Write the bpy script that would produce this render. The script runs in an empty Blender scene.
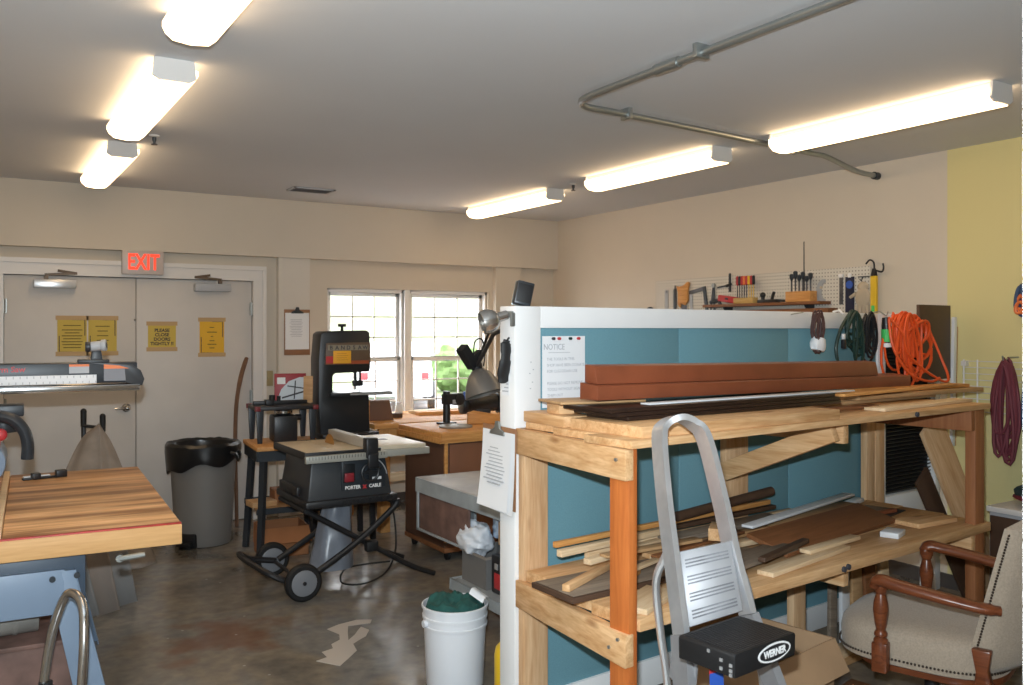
import bpy, bmesh, math, random
from mathutils import Vector, Matrix, Euler, noise
R = math.radians
random.seed(7)
SC = bpy.context.scene
COL = SC.collection

# ------------------------------------------------------------------ mesh helpers
class B:
    """collects shapes into one mesh"""
    def __init__(s): s.v = []; s.f = []; s.sm = []
    def add(s, vs, fs, M=None, smooth=False):
        o = len(s.v)
        for p in vs:
            p = Vector(p)
            s.v.append(tuple(M @ p) if M is not None else tuple(p))
        for f in fs:
            s.f.append([i + o for i in f]); s.sm.append(smooth)
        return s
    def box(s, x0, x1, y0, y1, z0, z1, M=None):
        vs = [(x, y, z) for z in (z0, z1) for y in (y0, y1) for x in (x0, x1)]
        return s.add(vs, [(0,2,3,1),(4,5,7,6),(0,1,5,4),(2,6,7,3),(0,4,6,2),(1,3,7,5)], M)
    def cbox(s, c, d, rot=(0,0,0)):
        M = Matrix.Translation(c) @ Euler(rot).to_matrix().to_4x4()
        return s.box(-d[0]/2, d[0]/2, -d[1]/2, d[1]/2, -d[2]/2, d[2]/2, M)
    def bar(s, p0, p1, w, h, up=(0,0,1)):
        p0, p1 = Vector(p0), Vector(p1); d = p1 - p0; L = d.length; d.normalize()
        u = Vector(up)
        if abs(d.dot(u)) > .98: u = Vector((1,0,0))
        y = u.cross(d).normalized(); z = d.cross(y)
        M = Matrix((d, y, z)).transposed().to_4x4(); M.translation = p0
        return s.box(0, L, -w/2, w/2, -h/2, h/2, M)
    def tube(s, pts, r, n=8, closed=False, caps=True, flat=None):
        pts = [Vector(p) for p in pts]; m = len(pts)
        rr = r if isinstance(r, (list, tuple)) else [r]*m
        ref = None; rings = []
        for i, p in enumerate(pts):
            a = pts[i-1] if (i > 0 or closed) else p
            b = pts[(i+1) % m] if (i < m-1 or closed) else p
            t = (b - a)
            if t.length < 1e-9: t = Vector((0,0,1))
            t.normalize()
            if ref is None:
                ref = Vector((0,0,1)) if abs(t.z) < .9 else Vector((1,0,0))
            x = (ref - t*ref.dot(t))
            if x.length < 1e-6: x = t.orthogonal()
            x.normalize(); y = t.cross(x); ref = x
            fx, fy = flat or (1, 1)
            rings.append([p + x*(math.cos(2*math.pi*k/n)*rr[i]*fx) + y*(math.sin(2*math.pi*k/n)*rr[i]*fy) for k in range(n)])
        vs = [q for g in rings for q in g]; fs = []
        for i in range(m if closed else m-1):
            j = (i+1) % m
            for k in range(n):
                k2 = (k+1) % n
                fs.append((i*n+k, i*n+k2, j*n+k2, j*n+k))
        if caps and not closed:
            fs.append(tuple(reversed(range(n)))); fs.append(tuple(range((m-1)*n, m*n)))
        return s.add(vs, fs, None, True)
    def cyl(s, p0, p1, r0, r1=None, n=20):
        return s.tube([p0, p1], [r0, r0 if r1 is None else r1], n)
    def lathe(s, prof, n=28, M=None, wob=None):
        vs = []; fs = []
        for i, (r, z) in enumerate(prof):
            for k in range(n):
                a = 2*math.pi*k/n
                rr, zz = (r, z) if wob is None else wob(i, a, r, z)
                vs.append((rr*math.cos(a), rr*math.sin(a), zz))
        m = len(prof)
        for i in range(m-1):
            for k in range(n):
                k2 = (k+1) % n
                fs.append((i*n+k, i*n+k2, (i+1)*n+k2, (i+1)*n+k))
        if prof[0][0] > 1e-6: fs.append(tuple(reversed(range(n))))
        if prof[-1][0] > 1e-6: fs.append(tuple(range((m-1)*n, m*n)))
        return s.add(vs, fs, M, True)
    def prism(s, poly, z0, z1, M=None, smooth=False):
        n = len(poly)
        vs = [(x, y, z0) for x, y in poly] + [(x, y, z1) for x, y in poly]
        fs = [tuple(reversed(range(n))), tuple(range(n, 2*n))] + [(i, (i+1) % n, n+(i+1) % n, n+i) for i in range(n)]
        return s.add(vs, fs, M, smooth)
    def grid(s, fn, nu, nv, M=None):
        vs = [fn(i/nu, j/nv) for j in range(nv+1) for i in range(nu+1)]
        fs = [(j*(nu+1)+i, j*(nu+1)+i+1, (j+1)*(nu+1)+i+1, (j+1)*(nu+1)+i) for j in range(nv) for i in range(nu)]
        return s.add(vs, fs, M, True)
    def ball(s, c, r, sc=(1,1,1), nu=16, nv=10, fn=None):
        vs = []; fs = []
        for j in range(nv+1):
            th = math.pi*j/nv
            for i in range(nu):
                ph = 2*math.pi*i/nu
                d = Vector((math.sin(th)*math.cos(ph), math.sin(th)*math.sin(ph), math.cos(th)))
                k = 1 if fn is None else fn(d)
                vs.append((c[0]+d.x*r*sc[0]*k, c[1]+d.y*r*sc[1]*k, c[2]+d.z*r*sc[2]*k))
        for j in range(nv):
            for i in range(nu):
                i2 = (i+1) % nu
                fs.append((j*nu+i, (j+1)*nu+i, (j+1)*nu+i2, j*nu+i2))
        return s.add(vs, fs, None, True)
    def mesh(s, name, bevel=0, seg=2, angle=35):
        me = bpy.data.meshes.new(name); me.from_pydata(s.v, [], s.f)
        bm = bmesh.new(); bm.from_mesh(me)
        bmesh.ops.remove_doubles(bm, verts=bm.verts, dist=1e-6)
        bmesh.ops.dissolve_degenerate(bm, dist=1e-7, edges=bm.edges)
        bmesh.ops.recalc_face_normals(bm, faces=bm.faces)
        if bevel:
            ed = [e for e in bm.edges if len(e.link_faces) == 2 and e.calc_face_angle(0) > R(30)]
            bmesh.ops.bevel(bm, geom=ed, offset=bevel, segments=seg, affect='EDGES', profile=.5, clamp_overlap=True)
        for f in bm.faces: f.smooth = True
        bm.to_mesh(me); bm.free()
        me.set_sharp_from_angle(angle=R(angle))
        return me

def part(name, b, mat, parent=None, bevel=0, loc=None, rot=None, label=None, seg=2, angle=35, kind=None):
    o = bpy.data.objects.new(name, b.mesh(name, bevel, seg, angle) if isinstance(b, B) else b)
    COL.objects.link(o); o.data.materials.append(mat)
    if parent is not None: o.parent = parent
    if loc is not None: o.location = loc
    if rot is not None: o.rotation_euler = rot
    if label: o['label'] = label
    if kind: o['kind'] = kind
    return o
def tag(o, label, cat, group=None, kind=None):
    o['label'] = label; o['category'] = cat
    if group: o['group'] = group
    if kind: o['kind'] = kind
    return o
def thing(name, label, cat, loc=(0,0,0), rotz=0, group=None, rot=None):
    o = bpy.data.objects.new(name, None); COL.objects.link(o)
    o.location = loc; o.rotation_euler = rot if rot else (0,0,rotz); o.empty_display_size = .1
    return tag(o, label, cat, group)
def struct(name, b, mat, bevel=0, parent=None, label=None):
    o = part(name, b, mat, parent, bevel, label=label)
    if parent is None: o['kind'] = 'structure'
    return o
def copy_tree(o, parent=None):
    c = o.copy(); COL.objects.link(c)
    if parent is not None: c.parent = parent
    for ch in list(o.children): copy_tree(ch, c)
    return c
def text(name, body, size, mat, parent, loc, rot, align='CENTER', ext=.0006, bold=0, sx=1, label=None):
    cu = bpy.data.curves.new(name, 'FONT'); cu.body = body; cu.size = size; cu.align_x = align; cu.align_y = 'CENTER'
    cu.extrude = ext; cu.offset = bold; cu.resolution_u = 3
    t = bpy.data.objects.new(name, cu); COL.objects.link(t)
    bpy.context.view_layer.update()
    dg = bpy.context.evaluated_depsgraph_get()
    me = bpy.data.meshes.new_from_object(t.evaluated_get(dg))
    bpy.data.objects.remove(t); bpy.data.curves.remove(cu)
    me.name = name
    o = bpy.data.objects.new(name, me); COL.objects.link(o)
    if len(me.materials): me.materials.clear()
    me.materials.append(mat)
    if parent is not None: o.parent = parent
    o.location = loc; o.rotation_euler = rot; o.scale = (sx, 1, 1)
    if label: o['label'] = label
    return o
def catmull(pts, k=6, closed=False):
    P = [Vector(p) for p in pts]; n = len(P); out = []
    for i in range(n if closed else n-1):
        a, b, c, d = (P[(i-1) % n], P[i], P[(i+1) % n], P[(i+2) % n]) if closed else (P[max(i-1,0)], P[i], P[i+1], P[min(i+2,n-1)])
        for j in range(k):
            t = j/k
            out.append(.5*((2*b)+(c-a)*t+(2*a-5*b+4*c-d)*t*t+(3*b-a-3*c+d)*t**3))
    if not closed: out.append(P[-1])
    return out

# ------------------------------------------------------------------ materials
def mat(name, col, rough=.6, metal=0, spec=.5, noise_amt=0, nscale=8, col2=None, bump=0, bscale=60, coat=0, emit=None, estr=0, sheen=0):
    m = bpy.data.materials.new(name); m.use_nodes = True
    nt = m.node_tree; n = nt.nodes; L = nt.links; p = n['Principled BSDF']
    p.inputs['Base Color'].default_value = (*col, 1); p.inputs['Roughness'].default_value = rough
    p.inputs['Metallic'].default_value = metal; p.inputs['Specular IOR Level'].default_value = spec
    if coat: p.inputs['Coat Weight'].default_value = coat
    if sheen: p.inputs['Sheen Weight'].default_value = sheen
    tc = n.new('ShaderNodeTexCoord')
    if noise_amt or col2:
        nz = n.new('ShaderNodeTexNoise'); nz.inputs['Scale'].default_value = nscale; nz.inputs['Detail'].default_value = 5
        L.new(tc.outputs['Object'], nz.inputs['Vector'])
        r = n.new('ShaderNodeValToRGB'); r.color_ramp.elements[0].position = .32; r.color_ramp.elements[1].position = .68
        a = noise_amt
        r.color_ramp.elements[0].color = (*[c*(1-a) for c in col], 1)
        r.color_ramp.elements[1].color = (*(col2 if col2 else [min(1, c*(1+a)) for c in col]), 1)
        L.new(nz.outputs['Fac'], r.inputs['Fac']); L.new(r.outputs['Color'], p.inputs['Base Color'])
    if bump:
        nb = n.new('ShaderNodeTexNoise'); nb.inputs['Scale'].default_value = bscale; nb.inputs['Detail'].default_value = 3
        L.new(tc.outputs['Object'], nb.inputs['Vector'])
        bp = n.new('ShaderNodeBump'); bp.inputs['Strength'].default_value = bump; bp.inputs['Distance'].default_value = .01
        L.new(nb.outputs['Fac'], bp.inputs['Height']); L.new(bp.outputs['Normal'], p.inputs['Normal'])
    if emit:
        p.inputs['Emission Color'].default_value = (*emit, 1); p.inputs['Emission Strength'].default_value = estr
    return m
def wood(name, c1, c2, axis='X', scale=1, rough=.55, knots=True, c3=None, blocks=0):
    m = bpy.data.materials.new(name); m.use_nodes = True
    nt = m.node_tree; n = nt.nodes; L = nt.links; p = n['Principled BSDF']
    p.inputs['Roughness'].default_value = rough; p.inputs['Specular IOR Level'].default_value = .35
    tc = n.new('ShaderNodeTexCoord'); mp = n.new('ShaderNodeMapping')
    sc = {'X': (1.2, 16, 16), 'Y': (16, 1.2, 16), 'Z': (16, 16, 1.2)}[axis]
    mp.inputs['Scale'].default_value = [k*scale for k in sc]
    oi = n.new('ShaderNodeObjectInfo'); ad = n.new('ShaderNodeVectorMath'); ad.operation = 'ADD'
    mu = n.new('ShaderNodeMath'); mu.operation = 'MULTIPLY'; mu.inputs[1].default_value = 13
    L.new(oi.outputs['Random'], mu.inputs[0]); L.new(tc.outputs['Object'], ad.inputs[0]); L.new(mu.outputs[0], ad.inputs[1])
    L.new(ad.outputs[0], mp.inputs['Vector'])
    w = n.new('ShaderNodeTexNoise'); w.inputs['Scale'].default_value = 2.2; w.inputs['Detail'].default_value = 6; w.inputs['Distortion'].default_value = .6
    L.new(mp.outputs['Vector'], w.inputs['Vector'])
    f = n.new('ShaderNodeTexNoise'); f.inputs['Scale'].default_value = 9; f.inputs['Detail'].default_value = 3
    L.new(mp.outputs['Vector'], f.inputs['Vector'])
    mx = n.new('ShaderNodeMath'); mx.operation = 'MULTIPLY_ADD'; mx.inputs[1].default_value = .35
    L.new(f.outputs['Fac'], mx.inputs[0])
    s2 = n.new('ShaderNodeMath'); s2.operation = 'MULTIPLY'; s2.inputs[1].default_value = .65
    L.new(w.outputs['Fac'], s2.inputs[0]); L.new(s2.outputs[0], mx.inputs[2])
    r = n.new('ShaderNodeValToRGB'); e = r.color_ramp.elements
    e[0].position = .34; e[0].color = (*c1, 1); e[1].position = .64; e[1].color = (*c2, 1)
    if c3: k = e.new(.5); k.color = (*c3, 1)
    L.new(mx.outputs[0], r.inputs['Fac']); out = r.outputs['Color']
    if knots:
        v = n.new('ShaderNodeTexVoronoi'); v.inputs['Scale'].default_value = 1.4
        mp2 = n.new('ShaderNodeMapping'); mp2.inputs['Scale'].default_value = [1.6 if k < 5 else 5 for k in sc]
        L.new(ad.outputs[0], mp2.inputs['Vector']); L.new(mp2.outputs['Vector'], v.inputs['Vector'])
        r2 = n.new('ShaderNodeValToRGB'); r2.color_ramp.elements[0].position = .05; r2.color_ramp.elements[1].position = .13
        r2.color_ramp.elements[0].color = (.35, .2, .1, 1); r2.color_ramp.elements[1].color = (1, 1, 1, 1)
        L.new(v.outputs['Distance'], r2.inputs['Fac'])
        mm = n.new('ShaderNodeMixRGB'); mm.blend_type = 'MULTIPLY'; mm.inputs['Fac'].default_value = .7
        L.new(out, mm.inputs['Color1']); L.new(r2.outputs['Color'], mm.inputs['Color2']); out = mm.outputs['Color']
    if blocks:
        br = n.new('ShaderNodeTexNoise'); br.inputs['Scale'].default_value = 1
        mp3 = n.new('ShaderNodeMapping'); mp3.inputs['Scale'].default_value = (1.2, blocks, 1)
        L.new(tc.outputs['Object'], mp3.inputs['Vector']); L.new(mp3.outputs['Vector'], br.inputs['Vector'])
        r3 = n.new('ShaderNodeValToRGB'); r3.color_ramp.interpolation = 'LINEAR'
        r3.color_ramp.elements[0].position = .35; r3.color_ramp.elements[1].position = .62
        r3.color_ramp.elements[0].color = (.42, .30, .24, 1); r3.color_ramp.elements[1].color = (1.4, 1.4, 1.4, 1)
        L.new(br.outputs['Fac'], r3.inputs['Fac'])
        mm = n.new('ShaderNodeMixRGB'); mm.blend_type = 'MULTIPLY'; mm.inputs['Fac'].default_value = .8
        L.new(out, mm.inputs['Color1']); L.new(r3.outputs['Color'], mm.inputs['Color2']); out = mm.outputs['Color']
    L.new(out, p.inputs['Base Color'])
    return m
def emit(name, col, strength):
    m = bpy.data.materials.new(name); m.use_nodes = True
    nt = m.node_tree; nt.nodes.clear()
    e = nt.nodes.new('ShaderNodeEmission'); o = nt.nodes.new('ShaderNodeOutputMaterial')
    e.inputs['Color'].default_value = (*col, 1); e.inputs['Strength'].default_value = strength
    nt.links.new(e.outputs[0], o.inputs[0]); return m

WALLC = mat('wall_paint', (.645, .575, .48), .75, noise_amt=.02, nscale=2, bump=.03, bscale=200)
WALLG = mat('grey_wall_paint', (.66, .615, .55), .7, noise_amt=.02, nscale=2)
CEILM = mat('ceiling_paint', (.68, .69, .71), .8, noise_amt=.015, nscale=1.5, bump=.02, bscale=220)
YELL = mat('yellow_paint', (.70, .62, .30), .6)
DOORM = mat('door_paint', (.62, .585, .55), .5, noise_amt=.03, nscale=4)
TRIMW = mat('white_trim', (.74, .71, .68), .4)
WINW = mat('window_vinyl', (.86, .85, .83), .35)
WHITEP = mat('partition_white', (.83, .83, .83), .45, noise_amt=.015, nscale=5)
BLUEF = mat('blue_fabric', (.155, .315, .375), .9, noise_amt=.10, nscale=260, bump=.15, bscale=400, spec=.15)
PINE = wood('pine_wood', (.55, .285, .115), (.79, .51, .27), 'X', 1)
PINEY = wood('pine_wood_along_depth', (.55, .285, .115), (.79, .51, .27), 'Y', 1)
PINEZ = wood('pine_wood_upright', (.56, .31, .15), (.74, .50, .29), 'Z', 1)
ORANGEZ = wood('orange_stained_post', (.42, .105, .022), (.58, .175, .04), 'Z', .8)
REDWOODZ = wood('red_stained_post', (.27, .095, .035), (.37, .15, .06), 'Z', .8)
PALE = wood('pale_wood', (.66, .45, .25), (.83, .64, .42), 'X', 1.2, knots=False)
TANW = wood('tan_wood', (.42, .24, .11), (.58, .36, .18), 'X', 1.2, knots=False)
ORW = wood('orange_wood', (.52, .22, .06), (.72, .37, .12), 'X', 1.2, knots=False)
ORWY = wood('orange_wood_top', (.50, .23, .07), (.66, .34, .12), 'Y', 1.2, knots=False)
BROWNP = mat('red_brown_paint', (.23, .062, .026), .42, noise_amt=.12, nscale=6)
BROWNB = wood('brown_board', (.19, .075, .028), (.27, .11, .045), 'X', 1, knots=False)
DARKB = mat('dark_brown_paint', (.022, .011, .008), .35, noise_amt=.2, nscale=9)
DARKW = mat('dark_brown_board', (.075, .040, .024), .55, noise_amt=.12, nscale=9)
GREYW = wood('grey_weathered_wood', (.16, .12, .09), (.30, .24, .18), 'X', 1, knots=False)
BUTCHER = wood('butcher_block', (.40, .20, .085), (.70, .45, .24), 'X', .55, rough=.4, knots=False, c3=(.58, .33, .15), blocks=9)
EDGEW = wood('bench_edge', (.60, .33, .13), (.72, .43, .19), 'X', 1, knots=False)
REDP = mat('red_paint', (.42, .035, .025), .5, noise_amt=.2, nscale=14)
BLK = mat('black_paint', (.012, .012, .014), .45)
BLKR = mat('black_rubber', (.006, .006, .007), .6)
BLKB = mat('black_plastic', (.016, .017, .02), .38)
SAWG = mat('dark_grey_plastic', (.035, .038, .043), .42)
CHAR = mat('charcoal_paint', (.022, .028, .036), .4)
BINM = mat('grey_bin_plastic', (.20, .19, .178), .5)
ALU = mat('aluminium', (.70, .71, .73), .30, metal=.7, noise_amt=.10, nscale=12)
ALUL = mat('aluminium_ribbed', (.29, .29, .30), .5, metal=.4, noise_amt=.08, nscale=14)
ALUD = mat('worn_aluminium', (.12, .12, .13), .5, metal=.5, noise_amt=.3, nscale=18)
CHROME = mat('chrome', (.5, .5, .5), .16, metal=1)
STEEL = mat('galvanised_steel', (.36, .38, .37), .38, metal=.8)
BLUES = mat('blue_grey_steel', (.20, .27, .37), .4, noise_amt=.05, nscale=5)
NAVY = mat('dark_blue_steel', (.05, .075, .11), .4)
GREYT = mat('grey_bench_paint', (.30, .33, .345), .5, noise_amt=.12, nscale=9)
GREYTOP = mat('worn_grey_top', (.27, .25, .22), .5, noise_amt=.3, nscale=5)
BROWNC = mat('brown_laminate', (.12, .058, .036), .5, noise_amt=.12, nscale=3)
RUST = mat('rust_brown_panel', (.15, .085, .068), .7, noise_amt=.3, nscale=11)
CREAM = mat('cream_table', (.58, .48, .33), .4, noise_amt=.1, nscale=5)
PAPER = mat('white_paper', (.82, .83, .85), .8)
YPAPER = mat('yellow_paper', (.62, .45, .085), .7)
OPAPER = mat('orange_yellow_paper', (.76, .43, .03), .7)
TAPE = mat('tan_tape', (.52, .34, .16), .6)
INK = mat('ink', (.05, .05, .06), .8)
INKG = mat('grey_ink', (.46, .47, .50), .8)
REDINK = mat('red_ink', (.5, .035, .04), .5)
WHINK = mat('white_ink', (.85, .85, .85), .6)
CARD = mat('cardboard', (.43, .27, .15), .8, noise_amt=.06, nscale=6)
CARDO = mat('orange_cardboard', (.36, .15, .06), .8, noise_amt=.08, nscale=6)
GREYC = mat('grey_canvas', (.27, .235, .205), .95, noise_amt=.12, nscale=9, bump=.2, bscale=300)
GREYSH = mat('grey_sheet', (.29, .285, .28), .8, noise_amt=.06, nscale=5)
GREENC = mat('green_cloth', (.015, .085, .075), .9, noise_amt=.2, nscale=9)
BUCK = mat('white_bucket_plastic', (.74, .76, .80), .4)
BAGB = mat('black_bag_film', (.012, .012, .013), .28)
BAGW = mat('white_plastic_bag', (.72, .76, .82), .35, noise_amt=.06, nscale=14)
BAGBL = mat('bluish_plastic_bag', (.50, .62, .78), .35, noise_amt=.08, nscale=14)
ORCORD = mat('orange_cord', (.80, .10, .018), .5)
GRCORD = mat('dark_green_cord', (.010, .035, .028), .5)
BRCORD = mat('brown_cord', (.085, .04, .035), .6)
UPH = mat('beige_upholstery', (.33, .265, .20), .9, noise_amt=.12, nscale=150, bump=.15, bscale=400, sheen=.2)
MAHOG = wood('reddish_chair_wood', (.085, .022, .009), (.19, .055, .02), 'Y', 1.5, rough=.28, knots=False)
NAIL = mat('bronze_nail', (.05, .035, .025), .4, metal=.6)
TERRA = mat('burgundy_cord', (.16, .03, .045), .7)
BLUEC = mat('blue_cord', (.04, .08, .17), .7)
LENS = emit('lit_lens', (1, .70, .40), 6.5)
REDLIT = emit('lit_red', (1, .07, .035), 1.6)
SAWSTK = wood('brown_stick', (.12, .06, .035), (.22, .12, .07), 'Z', 1, knots=False)
GREENL = mat('green_label', (.06, .55, .13), .5)
ORLAB = mat('orange_label', (.80, .20, .05), .5)
GREYLAB = mat('grey_label', (.42, .43, .45), .5)
YSIGN = mat('yellow_note', (.85, .42, .03), .6)
YTOOL = mat('yellow_tool', (.75, .48, .02), .5)
BLUEL = mat('blue_print', (.03, .10, .45), .5)
CHROMED = mat('dull_chrome', (.5, .49, .47), .25, metal=.9)
VINYL = mat('white_vinyl_strip', (.74, .76, .78), .4)

def glass_mat():
    m = bpy.data.materials.new('window_glass'); m.use_nodes = True
    nt = m.node_tree; nt.nodes.clear(); n = nt.nodes
    t = n.new('ShaderNodeBsdfTransparent'); g = n.new('ShaderNodeBsdfGlossy'); g.inputs['Roughness'].default_value = .03
    mx = n.new('ShaderNodeMixShader'); mx.inputs[0].default_value = .06; o = n.new('ShaderNodeOutputMaterial')
    nt.links.new(t.outputs[0], mx.inputs[1]); nt.links.new(g.outputs[0], mx.inputs[2]); nt.links.new(mx.outputs[0], o.inputs[0])
    return m
GLASS = glass_mat()

def floor_mat():
    m = bpy.data.materials.new('stained_concrete'); m.use_nodes = True
    nt = m.node_tree; n = nt.nodes; L = nt.links; p = n['Principled BSDF']
    tc = n.new('ShaderNodeTexCoord')
    def nz(scale, det=6, dist=0.):
        k = n.new('ShaderNodeTexNoise'); k.inputs['Scale'].default_value = scale; k.inputs['Detail'].default_value = det; k.inputs['Distortion'].default_value = dist
        L.new(tc.outputs['Object'], k.inputs['Vector']); return k
    def ramp(src, stops):
        r = n.new('ShaderNodeValToRGB'); e = r.color_ramp.elements
        e[0].position, e[0].color = stops[0][0], (*stops[0][1], 1); e[1].position, e[1].color = stops[-1][0], (*stops[-1][1], 1)
        for q, c in stops[1:-1]:
            k = e.new(q); k.color = (*c, 1)
        L.new(src, r.inputs['Fac']); return r.outputs['Color']
    def mix(a, b, f, mode='MIX'):
        k = n.new('ShaderNodeMixRGB'); k.blend_type = mode
        if isinstance(f, float): k.inputs['Fac'].default_value = f
        else: L.new(f, k.inputs['Fac'])
        L.new(a, k.inputs['Color1']); L.new(b, k.inputs['Color2']); return k.outputs['Color']
    base = ramp(nz(1.1, 6, .8).outputs['Fac'], [(.3, (.125, .118, .105)), (.45, (.245, .21, .165)), (.55, (.215, .208, .195)), (.72, (.34, .31, .26))])
    fine = ramp(nz(14, 6).outputs['Fac'], [(.3, (.75, .75, .76)), (.7, (1.2, 1.17, 1.12))])
    c = mix(base, fine, .9, 'MULTIPLY')
    # red-brown stain patch with its own outline near the saw stand
    sep = n.new('ShaderNodeVectorMath'); sep.operation = 'DISTANCE'; sep.inputs[1].default_value = (1.17, 4.72, 0)
    wn = nz(5, 4); ad = n.new('ShaderNodeVectorMath'); ad.operation = 'MULTIPLY_ADD'
    ad.inputs[1].default_value = (.9, .9, 0); L.new(wn.outputs['Color'], ad.inputs[0]); L.new(tc.outputs['Object'], ad.inputs[2])
    sb = n.new('ShaderNodeVectorMath'); sb.operation = 'SUBTRACT'; sb.inputs[1].default_value = (.45, .45, 0); L.new(ad.outputs[0], sb.inputs[0])
    L.new(sb.outputs[0], sep.inputs[0])
    sr = n.new('ShaderNodeValToRGB'); sr.color_ramp.elements[0].position = .16; sr.color_ramp.elements[1].position = .36
    sr.color_ramp.elements[0].color = (.6, .6, .6, 1); sr.color_ramp.elements[1].color = (0, 0, 0, 1)
    L.new(sep.outputs['Value'], sr.inputs['Fac'])
    rgb = n.new('ShaderNodeRGB'); rgb.outputs[0].default_value = (.19, .075, .04, 1)
    c = mix(c, rgb.outputs[0], sr.outputs['Color'])
    # pale paint flecks
    v = n.new('ShaderNodeTexVoronoi'); v.inputs['Scale'].default_value = 5.5; L.new(tc.outputs['Object'], v.inputs['Vector'])
    vr = n.new('ShaderNodeValToRGB'); vr.color_ramp.elements[0].position = .035; vr.color_ramp.elements[1].position = .05
    vr.color_ramp.elements[0].color = (.5, .5, .5, 1); vr.color_ramp.elements[1].color = (0, 0, 0, 1); L.new(v.outputs['Distance'], vr.inputs['Fac'])
    rg = n.new('ShaderNodeRGB'); rg.outputs[0].default_value = (.55, .53, .50, 1)
    c = mix(c, rg.outputs[0], vr.outputs['Color'])
    L.new(c, p.inputs['Base Color'])
    rr = n.new('ShaderNodeMapRange'); rr.inputs['To Min'].default_value = .10; rr.inputs['To Max'].default_value = .28
    L.new(nz(3.2, 5).outputs['Fac'], rr.inputs['Value']); L.new(rr.outputs[0], p.inputs['Roughness'])
    bp = n.new('ShaderNodeBump'); bp.inputs['Strength'].default_value = .06; bp.inputs['Distance'].default_value = .02
    L.new(nz(9, 4).outputs['Fac'], bp.inputs['Height']); L.new(bp.outputs['Normal'], p.inputs['Normal'])
    return m
FLOORM = floor_mat()
def pegboard_mat():
    m = bpy.data.materials.new('pegboard'); m.use_nodes = True
    nt = m.node_tree; n = nt.nodes; L = nt.links; p = n['Principled BSDF']; p.inputs['Roughness'].default_value = .6
    tc = n.new('ShaderNodeTexCoord'); mp = n.new('ShaderNodeMapping'); mp.inputs['Scale'].default_value = (1/.0254,)*3
    L.new(tc.outputs['Object'], mp.inputs['Vector'])
    fr = n.new('ShaderNodeVectorMath'); fr.operation = 'FRACTION'; L.new(mp.outputs['Vector'], fr.inputs[0])
    sb = n.new('ShaderNodeVectorMath'); sb.operation = 'SUBTRACT'; sb.inputs[1].default_value = (.5, .5, .5); L.new(fr.outputs[0], sb.inputs[0])
    ml = n.new('ShaderNodeVectorMath'); ml.operation = 'MULTIPLY'; ml.inputs[1].default_value = (0, 1, 1); L.new(sb.outputs[0], ml.inputs[0])
    ln = n.new('ShaderNodeVectorMath'); ln.operation = 'LENGTH'; L.new(ml.outputs[0], ln.inputs[0])
    r = n.new('ShaderNodeValToRGB'); r.color_ramp.elements[0].position = .17; r.color_ramp.elements[1].position = .22
    r.color_ramp.elements[0].color = (.24, .22, .19, 1); r.color_ramp.elements[1].color = (.66, .62, .55, 1)
    L.new(ln.outputs['Value'], r.inputs['Fac']); L.new(r.outputs['Color'], p.inputs['Base Color'])
    return m
PEG = pegboard_mat()

# ------------------------------------------------------------------ the room
XL, XR, YB, YF, H = -.75, 5.24, 7.6, -1.6, 2.75
struct('floor', B().box(XL-.1, XR+.1, YF-.1, YB+.15, -.12, 0), FLOORM)
struct('ceiling', B().box(XL-.1, XR+.1, YF-.1, YB+.15, H, H+.12), CEILM)
struct('wall_left', B().box(XL-.1, XL, YF, YB, 0, H), WALLC)
struct('wall_right', B().box(XR, XR+.1, 3.24, YB, 0, H), WALLC)
struct('wall_right_yellow', B().box(XR, XR+.1, YF, 3.24, 0, H), YELL)
struct('wall_rear', B().box(XL, XR, YF-.1, YF, 0, H), WALLC)
# back wall with the openings of the double door and of the window
WX0, WX1, WZ0, WZ1 = 2.77, 4.45, .68, 2.0
DX0, DX1, DZ = .22, 2.11, 2.06
b = B()
b.box(XL, DX0, YB, YB+.15, 0, H); b.box(DX1, WX0, YB, YB+.15, 0, H); b.box(WX1, XR, YB, YB+.15, 0, H)
b.box(DX0, DX1, YB, YB+.15, DZ, H); b.box(WX0, WX1, YB, YB+.15, 0, WZ0); b.box(WX0, WX1, YB, YB+.15, WZ1, H)
struct('wall_back', b, WALLC)
struct('wall_soffit', B().box(XL, XR, 7.51, YB, 2.25, H), WALLC)
struct('wall_pilaster_door_side', B().box(2.305, 2.585, 7.535, YB, 0, 2.25), WALLG)
struct('wall_pilaster_window_side', B().box(4.50, 4.80, 7.535, YB, 0, 2.25), WALLC)
# wall with the doorway the photograph is taken from
b = B(); b.box(.395, XR, .06, .19, 0, H); b.box(XL, -.62, .06, .19, 0, H); b.box(-.62, .395, .06, .19, 2.12, H)
struct('wall_front', b, WALLC)
struct('trim_1', B().box(.379, .395, .05, .20, 0, 2.12), TRIMW, .002)
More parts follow.
